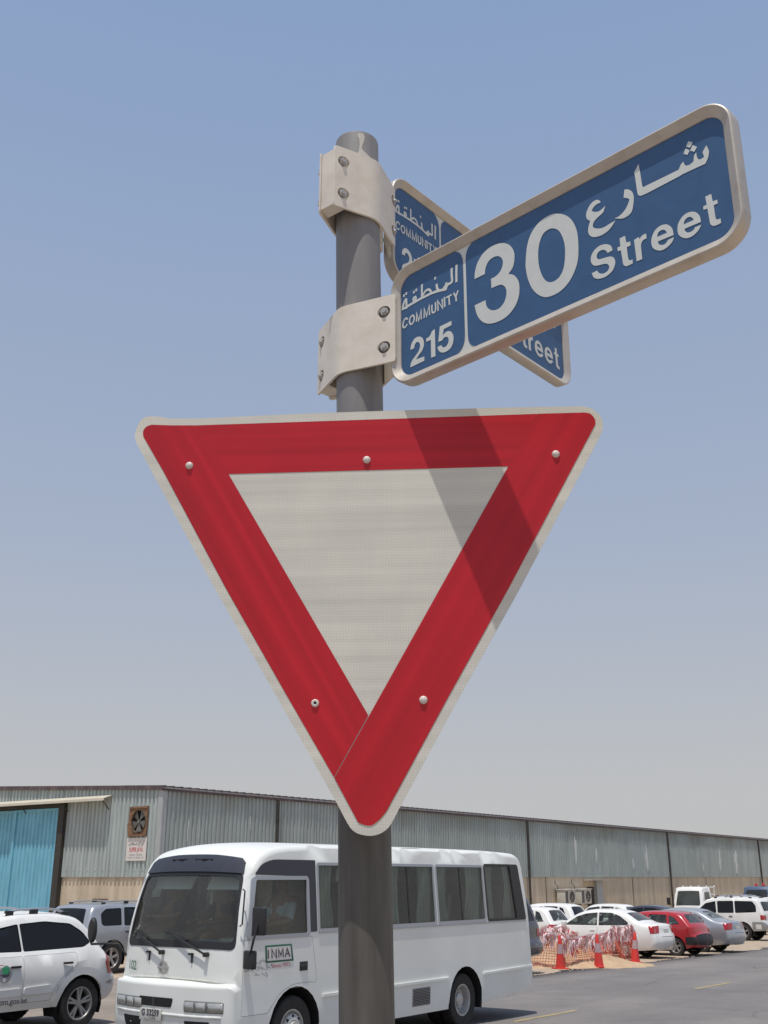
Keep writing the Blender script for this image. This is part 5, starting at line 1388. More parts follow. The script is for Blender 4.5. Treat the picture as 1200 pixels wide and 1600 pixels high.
def on_front(q, z, off):
    """point on the front skin at lateral q (metres) and height z"""
    best = None
    for k in range(60):
        S_ = Bb.S[-1] * 0 + k * .04
        p = Bb.rib(q, S_, off)
        if best is None or abs(p[2] - z) < best[0]: best = (abs(p[2] - z), p, S_)
    for k in range(-20, 21):
        S_ = best[2] + k * .002
        if S_ < 0: continue
        p = Bb.rib(q, S_, off)
        if abs(p[2] - z) < best[0]: best = (abs(p[2] - z), p, S_)
    return Vector(best[1])
pc = on_front(-.17, .575, .03)
mb = MB(); mb.box(pc.x - .012, pc.x, -.17 - .19, -.17 + .19, .515, .645); plt = mb.build('number_plate', M['plate'], bus, bevel=.004)
put_text('G 33259', .10, (pc.x + .003, -.17, .598), (0, 1, 0), (0, 0, 1), M['ink_dark'], plt, 'plate_characters', bold=.004, squeeze=.88)
put_text('\u062F\u0628\u064A DUBAI', .038, (pc.x + .003, -.17, .538), (0, 1, 0), (0, 0, 1), M['ink_dark'], plt, 'plate_characters')
# round badge, number, bonnet catches, wipers
bc = on_front(-.17, 1.10, .006)
mb = MB(); mx = Matrix.Translation(bc)
mb.lathe([(.078, 0), (.078, .014), (.058, .014), (.058, 0)], 28, 'x', mx, close=True); bd = mb.build('round_badge', M['rim'], bus, smooth=True)
mb = MB(); mb.box(bc.x - .004, bc.x + .016, bc.y - .092, bc.y + .092, bc.z - .017, bc.z + .017); mb.build('badge_bar', M['rim'], bd, bevel=.003)
tc_ = on_front(-.84, 1.10, .022); a_n = on_front(-.78, 1.14, .004) - on_front(-.90, 1.14, .004)
put_text('102', .15, tc_, a_n, (0, 0, 1), M['ink_green'], bus, 'fleet_number', bold=.002, squeeze=.85)
for yq in (-.50, .34):
    p = on_front(yq, 1.265, .0)
    mb = MB(); mb.box(p.x - .01, p.x + .03, p.y - .035, p.y + .035, p.z - .012, p.z + .012); mb.box(p.x + .0, p.x + .022, p.y + .01, p.y + .03, p.z - .10, p.z); mb.build('washer_nozzle', M['black'], bus, bevel=.004)
for (y0, y1) in ((.28, -.52), (.93 - .12, .02)):
    a = on_front(y0 - .02 if y0 < .5 else y0, 1.24, .05); 
    a = on_front({.28: -.20}.get(y0, .62), 1.27, .045); b_ = on_front({.28: -.78}.get(y0, .0), 1.47, .035)
    mb = MB(); mb.tube([a, a * .5 + b_ * .5 + Vector((.02, 0, .01)), b_], .013, 6); mb.cyl(a - Vector((.05, 0, 0)), a + Vector((.02, 0, 0)), .028, n=10)
    c = on_front({.28: -.55}.get(y0, .25), 1.43, .02); d = on_front({.28: -.90}.get(y0, -.22), 1.52, .015)
    mb.tube([c, c * .5 + d * .5, d], .011, 6)
    mb.build('wiper', M['black'], bus, smooth=True)
# door, its window frame, black band, handle, sign and lettering
for sg in (1, -1):
    vs, fs = Bb.side(roundp([(-1.60, 1.475), (-1.50, 2.365), (-1.79, 2.365), (-1.93, 1.475)], [.01, .01, .06, .06]), (), off=.005, thick=.01, grid=.3, sgn=sg, ring=True); part('black_rear_panel', vs, fs, M['black'], bus, smooth=True, angle=R(35))
    vs, fs = Bb.side(inset(door_p2, .004), (), off=0, thick=.03, grid=.2, sgn=sg, ring=True)
    dr = part('cab_door' if sg > 0 else 'cab_side_panel', vs, fs, M['bus_white'], bus, smooth=True, angle=R(38))
    if sg > 0: door_o = dr
    vs, fs = Bb.side(black_p, (), off=.006, thick=.01, grid=.3, sgn=sg, ring=True); part('black_window_band', vs, fs, M['bus_gasket'], bus, smooth=True, angle=R(35))
    vs, fs = Bb.side(inset(dwin, -.035), [inset(dwin, .012)], off=.010, thick=.02, grid=.4, sgn=sg, ring=True); fr = part('window_frame', vs, fs, M['alu_frame'], bus, smooth=True, angle=R(35))
    vs, fs = Bb.side(dwin, (), off=-.012, grid=.3, sgn=sg, ring=True); part('window_pane', vs, fs, M['glass_ws'], fr)
    for i, w in enumerate(side_w):
        vs, fs = Bb.side(inset(w, -.018), [inset(w, .020)], off=.008, thick=.02, grid=.4, sgn=sg, ring=True)
        fr = part('window_frame', vs, fs, M['alu_frame'] if i < 3 else M['black'], bus, smooth=True, angle=R(35))
        vs, fs = Bb.side(w, (), off=-.010, grid=.3, sgn=sg, ring=True); part('window_pane', vs, fs, M['glass_bus'], fr)
        if i < 3:
            xm = (wind[i][0] + wind[i][1]) / 2
            vs, fs = Bb.side([(xm + .014, 1.51), (xm + .014, 2.32), (xm - .014, 2.32), (xm - .014, 1.51)], (), off=-.004, thick=.012, grid=.5, sgn=sg, ring=False); part('sliding_rail', vs, fs, M['black'], fr)
    vs, fs = Bb.side(roundp([(3.62, 1.465), (3.62, 1.492), (-1.9, 1.475), (-1.9, 1.45)], .004), (), off=.012, thick=.016, grid=.6, sgn=sg, ring=False); part('waist_rail', vs, fs, M['alu_frame'], bus)
    vs, fs = Bb.side([(3.52, .70), (3.52, .735), (.50, .735), (.50, .70)], (), off=.026, thick=.030, grid=.6, sgn=sg, ring=False); part('rub_rail', vs, fs, M['bus_white'], bus, smooth=True, angle=R(35))
    vs, fs = Bb.side([(-.50, .70), (-.50, .735), (-2.12, .755), (-2.12, .72)], (), off=.026, thick=.030, grid=.6, sgn=sg, ring=False); part('rub_rail', vs, fs, M['bus_white'], bus, smooth=True, angle=R(35))
    vs, fs = Bb.side([(-2.00, .44), (-2.00, .73), (-2.012, .73), (-2.012, .44)], (), off=.003, thick=.006, grid=.6, sgn=sg, ring=False); part('panel_joint', vs, fs, M['bus_white'], bus)
    lv = roundp([(1.46, .40), (1.46, .64), (1.00, .64), (1.00, .40)], .01)
    vs, fs = Bb.side(lv, (), off=.006, thick=.01, grid=.3, sgn=sg, ring=False); lp = part('vent_panel', vs, fs, M['silver_lo'], bus)
    for k in range(11):
        z_ = .415 + .0205 * k
        vs, fs = Bb.side([(1.44, z_), (1.44, z_ + .009), (1.02, z_ + .009), (1.02, z_)], (), off=.012, thick=.008, grid=.6, sgn=sg, ring=False); part('vent_slat', vs, fs, M['dark_steel'], lp)
yy = Bb.y(3.90, 1.09)
mb = MB(); mb.box(3.82, 3.98, yy - .01, yy + .006, 1.035, 1.145); hn = mb.build('door_handle', M['black'], door_o, bevel=.008)
mb = MB(); mb.box(3.84, 3.96, yy + .004, yy + .016, 1.075, 1.105); mb.build('handle_lever', M['dark_steel'], hn, bevel=.004)
yy = Bb.y(4.28, 1.27) + .004
mb = MB(); mb.box(4.09, 4.47, yy - .003, yy + .002, 1.165, 1.365); sg_ = mb.build('door_sign', M['ink_green'], door_o, bevel=.0015)
mb = MB(); mb.box(4.112, 4.448, yy + .0025, yy + .004, 1.187, 1.343); mb.build('sign_face', M['board'], sg_)
for pls in ([[(.125, 0), (.125, 1)]], [[(.065, 0), (.065, 1), (-.005, 0), (-.005, 1)]], [[(-.045, 0), (-.045, 1), (-.082, .25), (-.119, 1), (-.119, 0)]], [[(-.150, 0), (-.190, 1), (-.230, 0)], [(-.168, .36), (-.212, .36)]]):
    polys = []
    for ln in pls: polys += stroke_polys([(a * .86 + .045, b_ * .098 - .049) for a, b_ in ln], .0165)
    pts, fs = tri_region(polys, lambda c: any(inpoly(c, q) for q in polys))
    part('sign_letter', [(4.28 + a, yy + .0065, 1.265 + b_) for a, b_ in pts], fs, M['ink_dark'], sg_)
put_text('Since 1972', .065, (4.28, yy + .0035, 1.125), (-1, 0, 0), (0, 0, 1), M['ink_red'], door_o, 'door_lettering', squeeze=.9)
for z_, s_ in ((1.20, '\u0627\u0644\u0646\u0645\u0627\u0621'), (1.125, '\u0644\u0644\u0645\u0642\u0627\u0648\u0644\u0627\u062A'), (1.055, '\u062F\u0628\u064A')):
    put_text(s_, .07, (4.56, Bb.y(4.56, z_) + .004, z_), (-1, 0, 0), (0, 0, 1), M['ink_grey'], door_o, 'door_lettering')
# grab handle by the windscreen pillar, mirrors on arms
mb = MB(); y1 = Bb.y(4.80, 1.9)
mb.tube([(4.78, y1 + .0, 2.02), (4.79, y1 + .04, 2.00), (4.815, y1 + .04, 1.62), (4.81, y1 + .0, 1.60)], .010, 6); mb.build('grab_rail', M['black'], bus, smooth=True)
y1 = Bb.y(4.78, 1.2)
mb = MB(); mb.tube([(4.72, y1 - .02, 1.18), (4.76, y1 + .10, 1.22), (4.80, y1 + .20, 1.45), (4.76, y1 + .22, 1.62)], .016, 8); ma = mb.build('mirror_arm', M['black'], bus, smooth=True)
mb = MB(); mb.box(4.71, 4.76, y1 + .12, y1 + .32, 1.50, 1.82); mb.build('mirror_head', M['black'], ma, bevel=.022)
mb = MB(); mb.box(4.72, 4.78, y1 + .02, y1 + .19, 1.12, 1.33); mb.build('mirror_head', M['black'], ma, bevel=.022)
y2 = -Bb.y(4.75, 1.2)
mb = MB(); mb.tube([(4.78, y2 + .02, 1.20), (4.86, y2 - .06, 1.33), (4.96, y2 - .22, 1.34), (5.02, y2 - .40, 1.33), (5.03, y2 - .42, 1.38)], .016, 8); ma = mb.build('mirror_arm', M['black'], bus, smooth=True)
MX = Matrix.Translation((5.02, y2 - .42, 1.50)) @ Matrix.Diagonal((1, .58, 1.30, 1))
mb = MB(); mb.lathe([(.001, .02), (.10, .015), (.120, -.005), (.118, -.035), (.108, -.035)], 24, 'x', MX); mh = mb.build('mirror_head', M['black'], ma, smooth=True)
mb = MB(); mb.lathe([(.001, -.030), (.110, -.032)], 20, 'x', MX); mb.build('mirror_glass', M['mirror'], mh, smooth=True)
# wheels, arches, underside
mb = MB()
for (ax, az, ar) in Bb.arches:
    for sg in (1, -1):
        n = 16; vs = []
        for k in range(n + 1):
            a = math.pi * (-.1 + 1.2 * k / n)
            for q in (W_ - .012, W_ - .55): vs.append((ax + (ar + .004) * math.cos(a), sg * q, az + (ar + .004) * math.sin(a)))
        mb.add(vs, [(2 * k, 2 * k + 1, 2 * k + 3, 2 * k + 2) for k in range(n)])
        mb.add([(ax + ar * math.cos(math.pi * (-.1 + 1.2 * k / n)), sg * (W_ - .55), az + ar * math.sin(math.pi * (-.1 + 1.2 * k / n))) for k in range(n + 1)], [tuple(range(n + 1))])
mb.box(.52, 3.5, -W_ + .05, W_ - .05, .31, .5); mb.box(-1.95, -.52, -W_ + .08, W_ - .08, .46, .6); mb.box(4.54, 4.72, -W_ + .1, W_ - .1, .34, .5); mb.box(-1.9, 4.7, -.4, .4, .33, .6)
mb.build('underbody', M['under'], bus)
for sg in (1, -1):
    add_wheel(bus, 4.04, sg * (W_ - .15), .375, .215, 'bus')
    add_wheel(bus, 0, sg * (W_ - .17), .375, .215, 'dual'); add_wheel(bus, 0, sg * (W_ - .43), .375, .215, 'dual')
# inside: floor, ceiling, dashboard, steering wheel, seats, curtains, sun visors
mb = MB(); mb.box(-1.95, 4.62, -.98, .98, .84, .88); mb.build('cabin_floor', M['interior'], bus)
mb = MB(); mb.box(-1.85, 4.2, -.90, .90, 2.46, 2.48); mb.build('headlining', M['seat_light'], bus)
mb = MB(); mb.box(4.32, 4.74, -.90, .90, 1.02, 1.30); mb.box(4.22, 4.40, .15, .88, 1.20, 1.42); mb.build('dashboard', M['interior'], bus, bevel=.03)
mb = MB(); mx = Matrix.Translation((4.28, .52, 1.47)) @ Matrix.Rotation(R(35), 4, 'Y')
vs = []; 
for k in range(25):
    a = 2 * math.pi * k / 24; vs.append(mx @ Vector((0 * math.cos(a), .21 * math.cos(a), .21 * math.sin(a))))
mb.tube(vs, .014, 6); mb.tube([mx @ Vector((0, -.2, 0)), mx @ Vector((0, .2, 0))], .014, 6); mb.tube([mx @ Vector((0, 0, 0)), mx @ Vector((.25, 0, -.12))], .03, 8)
mb.build('steering_wheel', M['black'], bus, smooth=True)
def bus_seat(x, y, m_, back=.62, w=.44):
    mb = MB(); mb.box(x - .03, x + .42, y - w / 2, y + w / 2, 1.22, 1.34)
    mx = Matrix.Translation((x - .03, y, 1.28)) @ Matrix.Rotation(R(-10), 4, 'Y')
    mb.box(-.05, .05, -w / 2, w / 2, 0, back, mx); mb.box(-.04, .03, -.12, .12, back + .03, back + .2, mx); mb.box(x * 0, .02, -.1, .1, back - .02, back + .05, mx); mb.box(-.2, .15, -.15, .15, -.4, .0, mx)
    mb.build('passenger_seat', m_, bus, bevel=.02)
bus_seat(3.66, .54, M['seat']); bus_seat(3.66, -.50, M['seat'])
for xr in (2.7, 1.9, 1.1, .3, -.5, -1.3):
    for yq in (-.70, -.24, .66): bus_seat(xr, yq, M['seat'])
for (a, b) in wind:
    for sg in (1, -1):
        L_ = a - b
        rv = random.Random(int(a * 37) + sg * 5)
        for (c0, c1) in ((a - .02, a - L_ * rv.uniform(.26, .46)), (b + L_ * rv.uniform(.26, .50), b + .02)):
            n = 36; vs = []; rn = random.Random(int((a + c0) * 100) + sg)
            ph = rn.random() * 6; pull = .04 + .22 * rn.random()
            for j in range(9):
                z_ = 2.36 - .84 * j / 8
                pinch = 1 - pull * math.sin(math.pi * min(1, j / 7)) 
                for k in range(n + 1):
                    t_ = k / n; x = c0 + (c1 - c0) * (t_ * pinch if c0 == a - .02 else 1 - (1 - t_) * pinch)
                    vs.append((x, sg * (.925 - .03 * (z_ - 1.5) + .026 * math.sin(t_ * 26 + ph + .4 * math.sin(j * .7 + ph)) + .016 * math.sin(t_ * 57 + j * .5)), z_))
            fs = [(j * (n + 1) + k, j * (n + 1) + k + 1, (j + 1) * (n + 1) + k + 1, (j + 1) * (n + 1) + k) for j in range(8) for k in range(n)]
            part('curtain', vs, fs, M['curtain'], bus, smooth=True)
vs = []
for k in range(31):
    for z_ in (1.30, 2.42): vs.append((3.28 + .025 * math.sin(k * 1.3), -.93 + .86 * k / 30, z_))
part('added_beige_sheet', vs, [(2 * k, 2 * k + 2, 2 * k + 3, 2 * k + 1) for k in range(30)], M['cream'], bus, smooth=True)  # beige sheet added for the pale wall beyond the cab, brightening the windscreen
for yq in (-.50, .48):
    mb = MB(); mx = Matrix.Translation((4.50, yq, 2.16)) @ Matrix.Rotation(R(-28), 4, 'Y'); mb.box(-.012, .012, -.34, .34, -.17, .02, mx); mb.build('sun_visor', M['paper'], bus, bevel=.006)
mb = MB(); mb.box(4.42, 4.70, .02, .50, 1.305, 1.315); mb.build('windscreen_papers', M['paper'], bus)
mb = MB(); mb.box(4.45, 4.60, -.02, .24, 1.305, 1.40); mb.build('tissue_box', M['tissue_blue'], bus, bevel=.01)
mb = MB(); mb.add([(4.70, .62, 1.31), (4.70, .86, 1.31), (4.60, .86, 1.50), (4.60, .72, 1.50)], [(0, 1, 2, 3)]); mb.build('leaflet', M['paper'], bus)

# people in the bus
def person(label, ox, oy, reach, shirt, cap):
    root = thing('person', label, 'person', (0, 0, 0), 0)
    root.matrix_world = bus_m @ Matrix.Translation((ox, oy, 0))
    def skin(name, vs, es, rs, m_, root_i, sub=2, parent=None):
        me = bpy.data.meshes.new(name); me.from_pydata(vs, es, []); o = bpy.data.objects.new(name, me); COL.objects.link(o)
        o.modifiers.new('s', 'SKIN'); sk = me.skin_vertices[0].data
        for i, r_ in enumerate(rs): sk[i].radius = r_ if isinstance(r_, tuple) else (r_, r_)
        sk[root_i].use_root = True
        o.modifiers.new('u', 'SUBSURF').levels = sub
        bpy.context.view_layer.update(); dg = bpy.context.evaluated_depsgraph_get()
        m2 = bpy.data.meshes.new_from_object(o.evaluated_get(dg)); bpy.data.objects.remove(o)
        m2.name = name; m2.materials.clear(); m2.materials.append(m_)
        for p in m2.polygons: p.use_smooth = True
        return link(name, m2, parent if parent else root)
    H = 1.36   # seat surface
    hl = reach
    vs = [(0, 0, H + .10), (-.03, 0, H + .32), (-.05, 0, H + .50), (-.03, 0, H + .60), (.0, 0, H + .70), (.01, 0, H + .80),
          (-.04, .17, H + .48), (.10, .24, H + .26), (hl, .14, H + .22), (hl + .08, .12, H + .23),
          (-.04, -.17, H + .48), (.10, -.24, H + .26), (hl, -.14, H + .22), (hl + .08, -.12, H + .23),
          (.10, .10, H + .06), (.50, .13, H + .05), (.56, .13, H - .36), (.70, .13, H - .40),
          (.10, -.10, H + .06), (.50, -.13, H + .05), (.56, -.13, H - .36), (.70, -.13, H - .40)]
    es = [(0, 1), (1, 2), (2, 3), (3, 4), (4, 5), (2, 6), (6, 7), (7, 8), (8, 9), (2, 10), (10, 11), (11, 12), (12, 13), (0, 14), (14, 15), (15, 16), (16, 17), (0, 18), (18, 19), (19, 20), (20, 21)]
    rs = [(.15, .12), (.14, .11), (.12, .10), .055, (.085, .095), (.075, .085), .06, .045, .033, .03, .06, .045, .033, .03, .085, .065, .045, .04, .085, .065, .045, .04]
    skin('body', vs, es, rs, M['skin'], 0)
    sv = [vs[i] for i in (0, 1, 2, 6, 7, 10, 11)]; se = [(0, 1), (1, 2), (2, 3), (3, 4), (2, 5), (5, 6)]
    skin('shirt', sv, se, [(.165, .135), (.155, .125), (.135, .115), .075, .058, .075, .058], M[shirt], 0)
    mb = MB(); mb.lathe([(.001, H + .93), (.06, H + .92), (.098, H + .86), (.104, H + .79), (.098, H + .76)], 16, 'z', Matrix.Translation((-.012, 0, 0)) @ Matrix.Diagonal((1, .9, 1, 1))); hr = mb.build('hair', M['hair'], root, smooth=True)
    for sgn in (1, -1):
        mb = MB(); mb.lathe([(.001, -.012), (.012, -.008), (.014, 0), (.001, .012)], 8, 'x', Matrix.Translation((.085, sgn * .035, H + .775))); mb.build('eye', M['hair'], root, smooth=True)
        mb = MB(); mb.lathe([(.001, -.01), (.022, -.006), (.024, .006), (.001, .01)], 10, 'y', Matrix.Translation((0, sgn * .088, H + .77))); mb.build('ear', M['skin'], root, smooth=True)
    mb = MB(); mb.add([(.085, -.016, H + .745), (.085, .016, H + .745), (.118, 0, H + .745), (.088, 0, H + .79)], [(0, 1, 2), (0, 2, 3), (1, 3, 2), (0, 3, 1)]); mb.build('nose', M['skin'], root)
    for sgn in (1, -1):      # fingers closed on the wheel or resting on the knee
        mb = MB(); hx, hy, hz = hl + .10, sgn * .12, H + .235
        for f_i in range(4):
            yo_ = (f_i - 1.5) * .019; mb.tube([(hx - .01, hy + yo_, hz), (hx + .035, hy + yo_, hz + .008), (hx + .055 - .004 * abs(f_i - 1), hy + yo_, hz - .02), (hx + .035, hy + yo_, hz - .04)], [.010, .009, .0085, .007], 6)
        mb.tube([(hx - .03, hy - sgn * .03, hz), (hx + .0, hy - sgn * .05, hz - .01), (hx + .03, hy - sgn * .045, hz - .025)], [.012, .010, .008], 6)
        mb.build('hand', M['skin'], root, smooth=True)
    return root
bus_m = Matrix.Translation(bus.location) @ Matrix.Rotation(HB, 4, 'Z')
person('seated bus driver in a pale blue shirt, seen through the door window', 3.80, .53, .46, 'shirt_blue', False)
person('seated person in dark clothes beside the driver, seen through the windscreen', 3.80, -.50, .42, 'shirt_dark', True)

# the nose and the tail reach a little further than the door and wheel spacing
seen = set()
def stretch(o):
    if o.name.startswith('wheel'): return
    if o.type == 'MESH' and o.data.name not in seen:
        seen.add(o.data.name)
        for v in o.data.vertices:
            x, z = v.co.x, v.co.z
            k0 = 4.5 + (3.9 - 4.5) * smooth01((z - .90) / .4)
            if x > k0: v.co.x += .26 * min(1, (x - k0) / (4.75 - k0))
            if x < -.6: v.co.x -= .06 * min(1, (-.6 - x) / 1.0)
    for c in o.children: stretch(c)
for c in bus.children: stretch(c)
# ------------------------------------------------------------------ ground
D = Vector((.5878, .8090, 0))          # direction of the road, away to the right
NL = Vector((-.8090, .5878, 0))        # across the road, towards the warehouse
RC = Vector((2.99, 19.7, 0))           # a point of the centre line
def rp(s, n, dz=0.0):
    p = RC + D * s + NL * n
    return Vector((p.x, p.y, gz(p.x, p.y) + dz))
def sheet(name, s0, s1, n0, n1, ds, dn, dz, m_, kind='structure', jag=0.0, parent=None, mound=None):
    S_ = []; s = s0
    while s < s1: S_.append(s); s += ds
    S_.append(s1)
    N_ = []; n = n0
    while n < n1: N_.append(n); n += dn
    N_.append(n1)
    rn = random.Random(3); vs = []; fs = []
    for i, s in enumerate(S_):
        for j, n in enumerate(N_):
            jn = 0
            if jag and j == 0: jn = jag * (math.sin(s * .7) * .5 + math.sin(s * 1.9 + 1) * .3 + rn.uniform(-.4, .4))
            p = rp(s, n + jn, dz)
            if mound: p.z += mound(s, n)
            vs.append(p)
    w = len(N_)
    for i in range(len(S_) - 1):
        for j in range(w - 1): fs.append((i * w + j, i * w + j + 1, (i + 1) * w + j + 1, (i + 1) * w + j))
    o = part(name, vs, fs, m_, parent, smooth=True)
    if kind: o['kind'] = kind
    return o
# sand everywhere, to the horizon
vs = []; fs = []
ring = [0, 6, 12, 17.5, 25, 40, 60, 95, 150, 300, 700, 1500, 3000]
ys = [-3000, -700, -100, -30] + ring; xs_ = [-3000, -700, -200, -80, -40, -20, -10, 0, 10, 20, 40, 80, 200, 700, 3000]
for y in ys:
    for x in xs_: vs.append((x, y, gz(x, y) - .012))
w = len(xs_)
for i in range(len(ys) - 1):
    for j in range(w - 1): fs.append((i * w + j, i * w + j + 1, (i + 1) * w + j + 1, (i + 1) * w + j))
part('sand_ground', vs, fs, M['sand'], None)['kind'] = 'structure'
sheet('road', -60, 140, -5.9, 5.3, 2.0, 1.40, 0, M['asphalt'])
# sand blown over the far edge of the asphalt
sheet('sand_verge', -60, 140, 4.95, 9.5, .35, .7, .006, M['sand'], jag=.30)
sheet('parking_apron', -30, 7.0, 4.6, 12.5, 1.0, 1.0, .010, M['dust_road'], jag=.2)
# paving and kerb on the near side, where the post stands
kb = thing('kerb', 'pale concrete kerb along the near side of the road', 'kerb')
for k in range(60):
    s = -30 + k * 1.0
    p = rp(s, -6.0); mb = MB()
    mx = Matrix.Translation(p) @ Matrix.Rotation(math.atan2(D.y, D.x), 4, 'Z')
    mb.box(.01, .99, -.075, .075, -.1, .13, mx)
    mb.build('kerb_stone', M['kerb'], kb)
pv = part('pavement', [tuple(rp(s, n, .004) + Vector((0, 0, -.02))) for s, n in ((-40, -22), (40, -22), (40, -6.1), (-40, -6.1))], [(0, 1, 2, 3)], M['kerb'], None); pv['kind'] = 'structure'
me_b = None; cnt = 0
base = mesh_of('paving_block', [(x, y, z) for x in (-.145, .145) for y in (-.145, .145) for z in (0, .02)], [(0, 1, 3, 2), (4, 6, 7, 5), (0, 4, 5, 1), (2, 3, 7, 6), (1, 5, 7, 3)])
base.materials.append(M['paving'])
for i in range(-8, 9):
    for j in range(-8, 9):
        p = Vector((i * .30 - .1, 1.8 + j * .30, -.002))
        if (p - Vector((-.03, 1.8, p.z))).length < .2: continue
        o = link('paving_block', base, pv); o.location = p
# yellow centre line dashes
for k, s in enumerate((-25.5, -17, -8.6, -1.6, 6.3, 14.2, 22.1, 30, 38)):
    L_ = 2.2
    vs = [rp(s + a * L_ / 8, n, .004) for a in range(9) for n in (-.055, .055)]
    o = part('lane_dash', vs, [(2 * a, 2 * a + 1, 2 * a + 3, 2 * a + 2) for a in range(8)], M['yellow'], None); o['kind'] = 'structure'
# the dug heap of sand inside the net
def hill(cx, cy, rx, ry, h):
    vs = []; fs = []; n = 26; rn = random.Random(5)
    for j in range(n + 1):
        for i in range(n + 1):
            u, v = i / n * 2 - 1, j / n * 2 - 1; d = math.sqrt(u * u + v * v)
            x = cx + u * rx; y = cy + v * ry
            k = max(0, 1 - d) ; z = h * (k * k * (3 - 2 * k)) * (1 + .35 * math.sin(u * 5 + 1) * math.cos(v * 4)) + rn.uniform(-.02, .03) * (k > 0)
            vs.append((x, y, gz(x, y) - .03 + z))
    for j in range(n):
        for i in range(n): fs.append((j * (n + 1) + i, j * (n + 1) + i + 1, (j + 1) * (n + 1) + i + 1, (j + 1) * (n + 1) + i))
    return vs, fs
vs, fs = hill(4.9, 33.6, 3.4, 2.2, .62); V = list(vs); F = list(fs)
vs, fs = hill(6.6, 34.2, 1.3, 1.3, .22); n = len(V); V += vs; F += [tuple(i + n for i in f) for f in fs]
o = part('dug_sand_heap', V, F, M['mound'], None, smooth=True)
tag(o, kind='stuff'); tag(o, 'orange heap of dug sand inside the net fence', 'sand')

# ------------------------------------------------------------------ cones and net
def cone(x, y, label, lean):
    t_ = thing('traffic_cone', label, 'traffic cone', (x, y, gz(x, y)), lean, 'traffic cones in front of the net')
    t_.rotation_euler = (lean * .04, lean * .03, lean)
    t_.scale = (.86, .86, .86)
    mb = MB(); mb.box(-.21, .21, -.21, .21, 0, .045); mb.build('base', M['cone'], t_, bevel=.012)
    def R_(h): return .165 - .125 * h / 1.0
    mb = MB(); mb.lathe([(R_(.04), .04), (R_(.46), .46)], 24, 'z'); mb.lathe([(R_(.74), .74), (R_(1.0), 1.0), (R_(1.0) - .012, 1.015), (.001, 1.015)], 24, 'z'); mb.lathe([(R_(.46), .46), (R_(.74), .74)], 24, 'z'); mb.build('cone_body', M['cone'], t_, smooth=True)
    mb = MB(); mb.lathe([(R_(.46) + .003, .46), (R_(.74) + .003, .74)], 24, 'z'); mb.build('reflective_band', M['cone_band'], t_, smooth=True)
cone(4.85, 31.5, 'red traffic cone nearest the bus, in front of the sand heap', .4)
cone(6.02, 32.1, 'red traffic cone in the middle of the three', -.7)
cone(7.55, 34.4, 'red traffic cone on the right, by the rear wheel of the white saloon', 1.1)
nf_ = thing('net_fence', 'orange plastic net fence hung with red and white tape around the sand heap', 'net fence')
path = [(2.6, 32.6), (3.95, 32.0), (4.9, 31.9), (5.9, 32.5), (7.5, 34.9), (8.0, 36.2)]
back_path = [(2.9, 36.2), (4.6, 35.8), (6.2, 36.4)]
rn = random.Random(11)
def walk(pth, step):
    out = []
    for i in range(len(pth) - 1):
        a, b = Vector(pth[i]), Vector(pth[i + 1]); n = max(1, int((b - a).length / step))
        for k in range(n): out.append(a + (b - a) * k / n)
    out.append(Vector(pth[-1])); return out
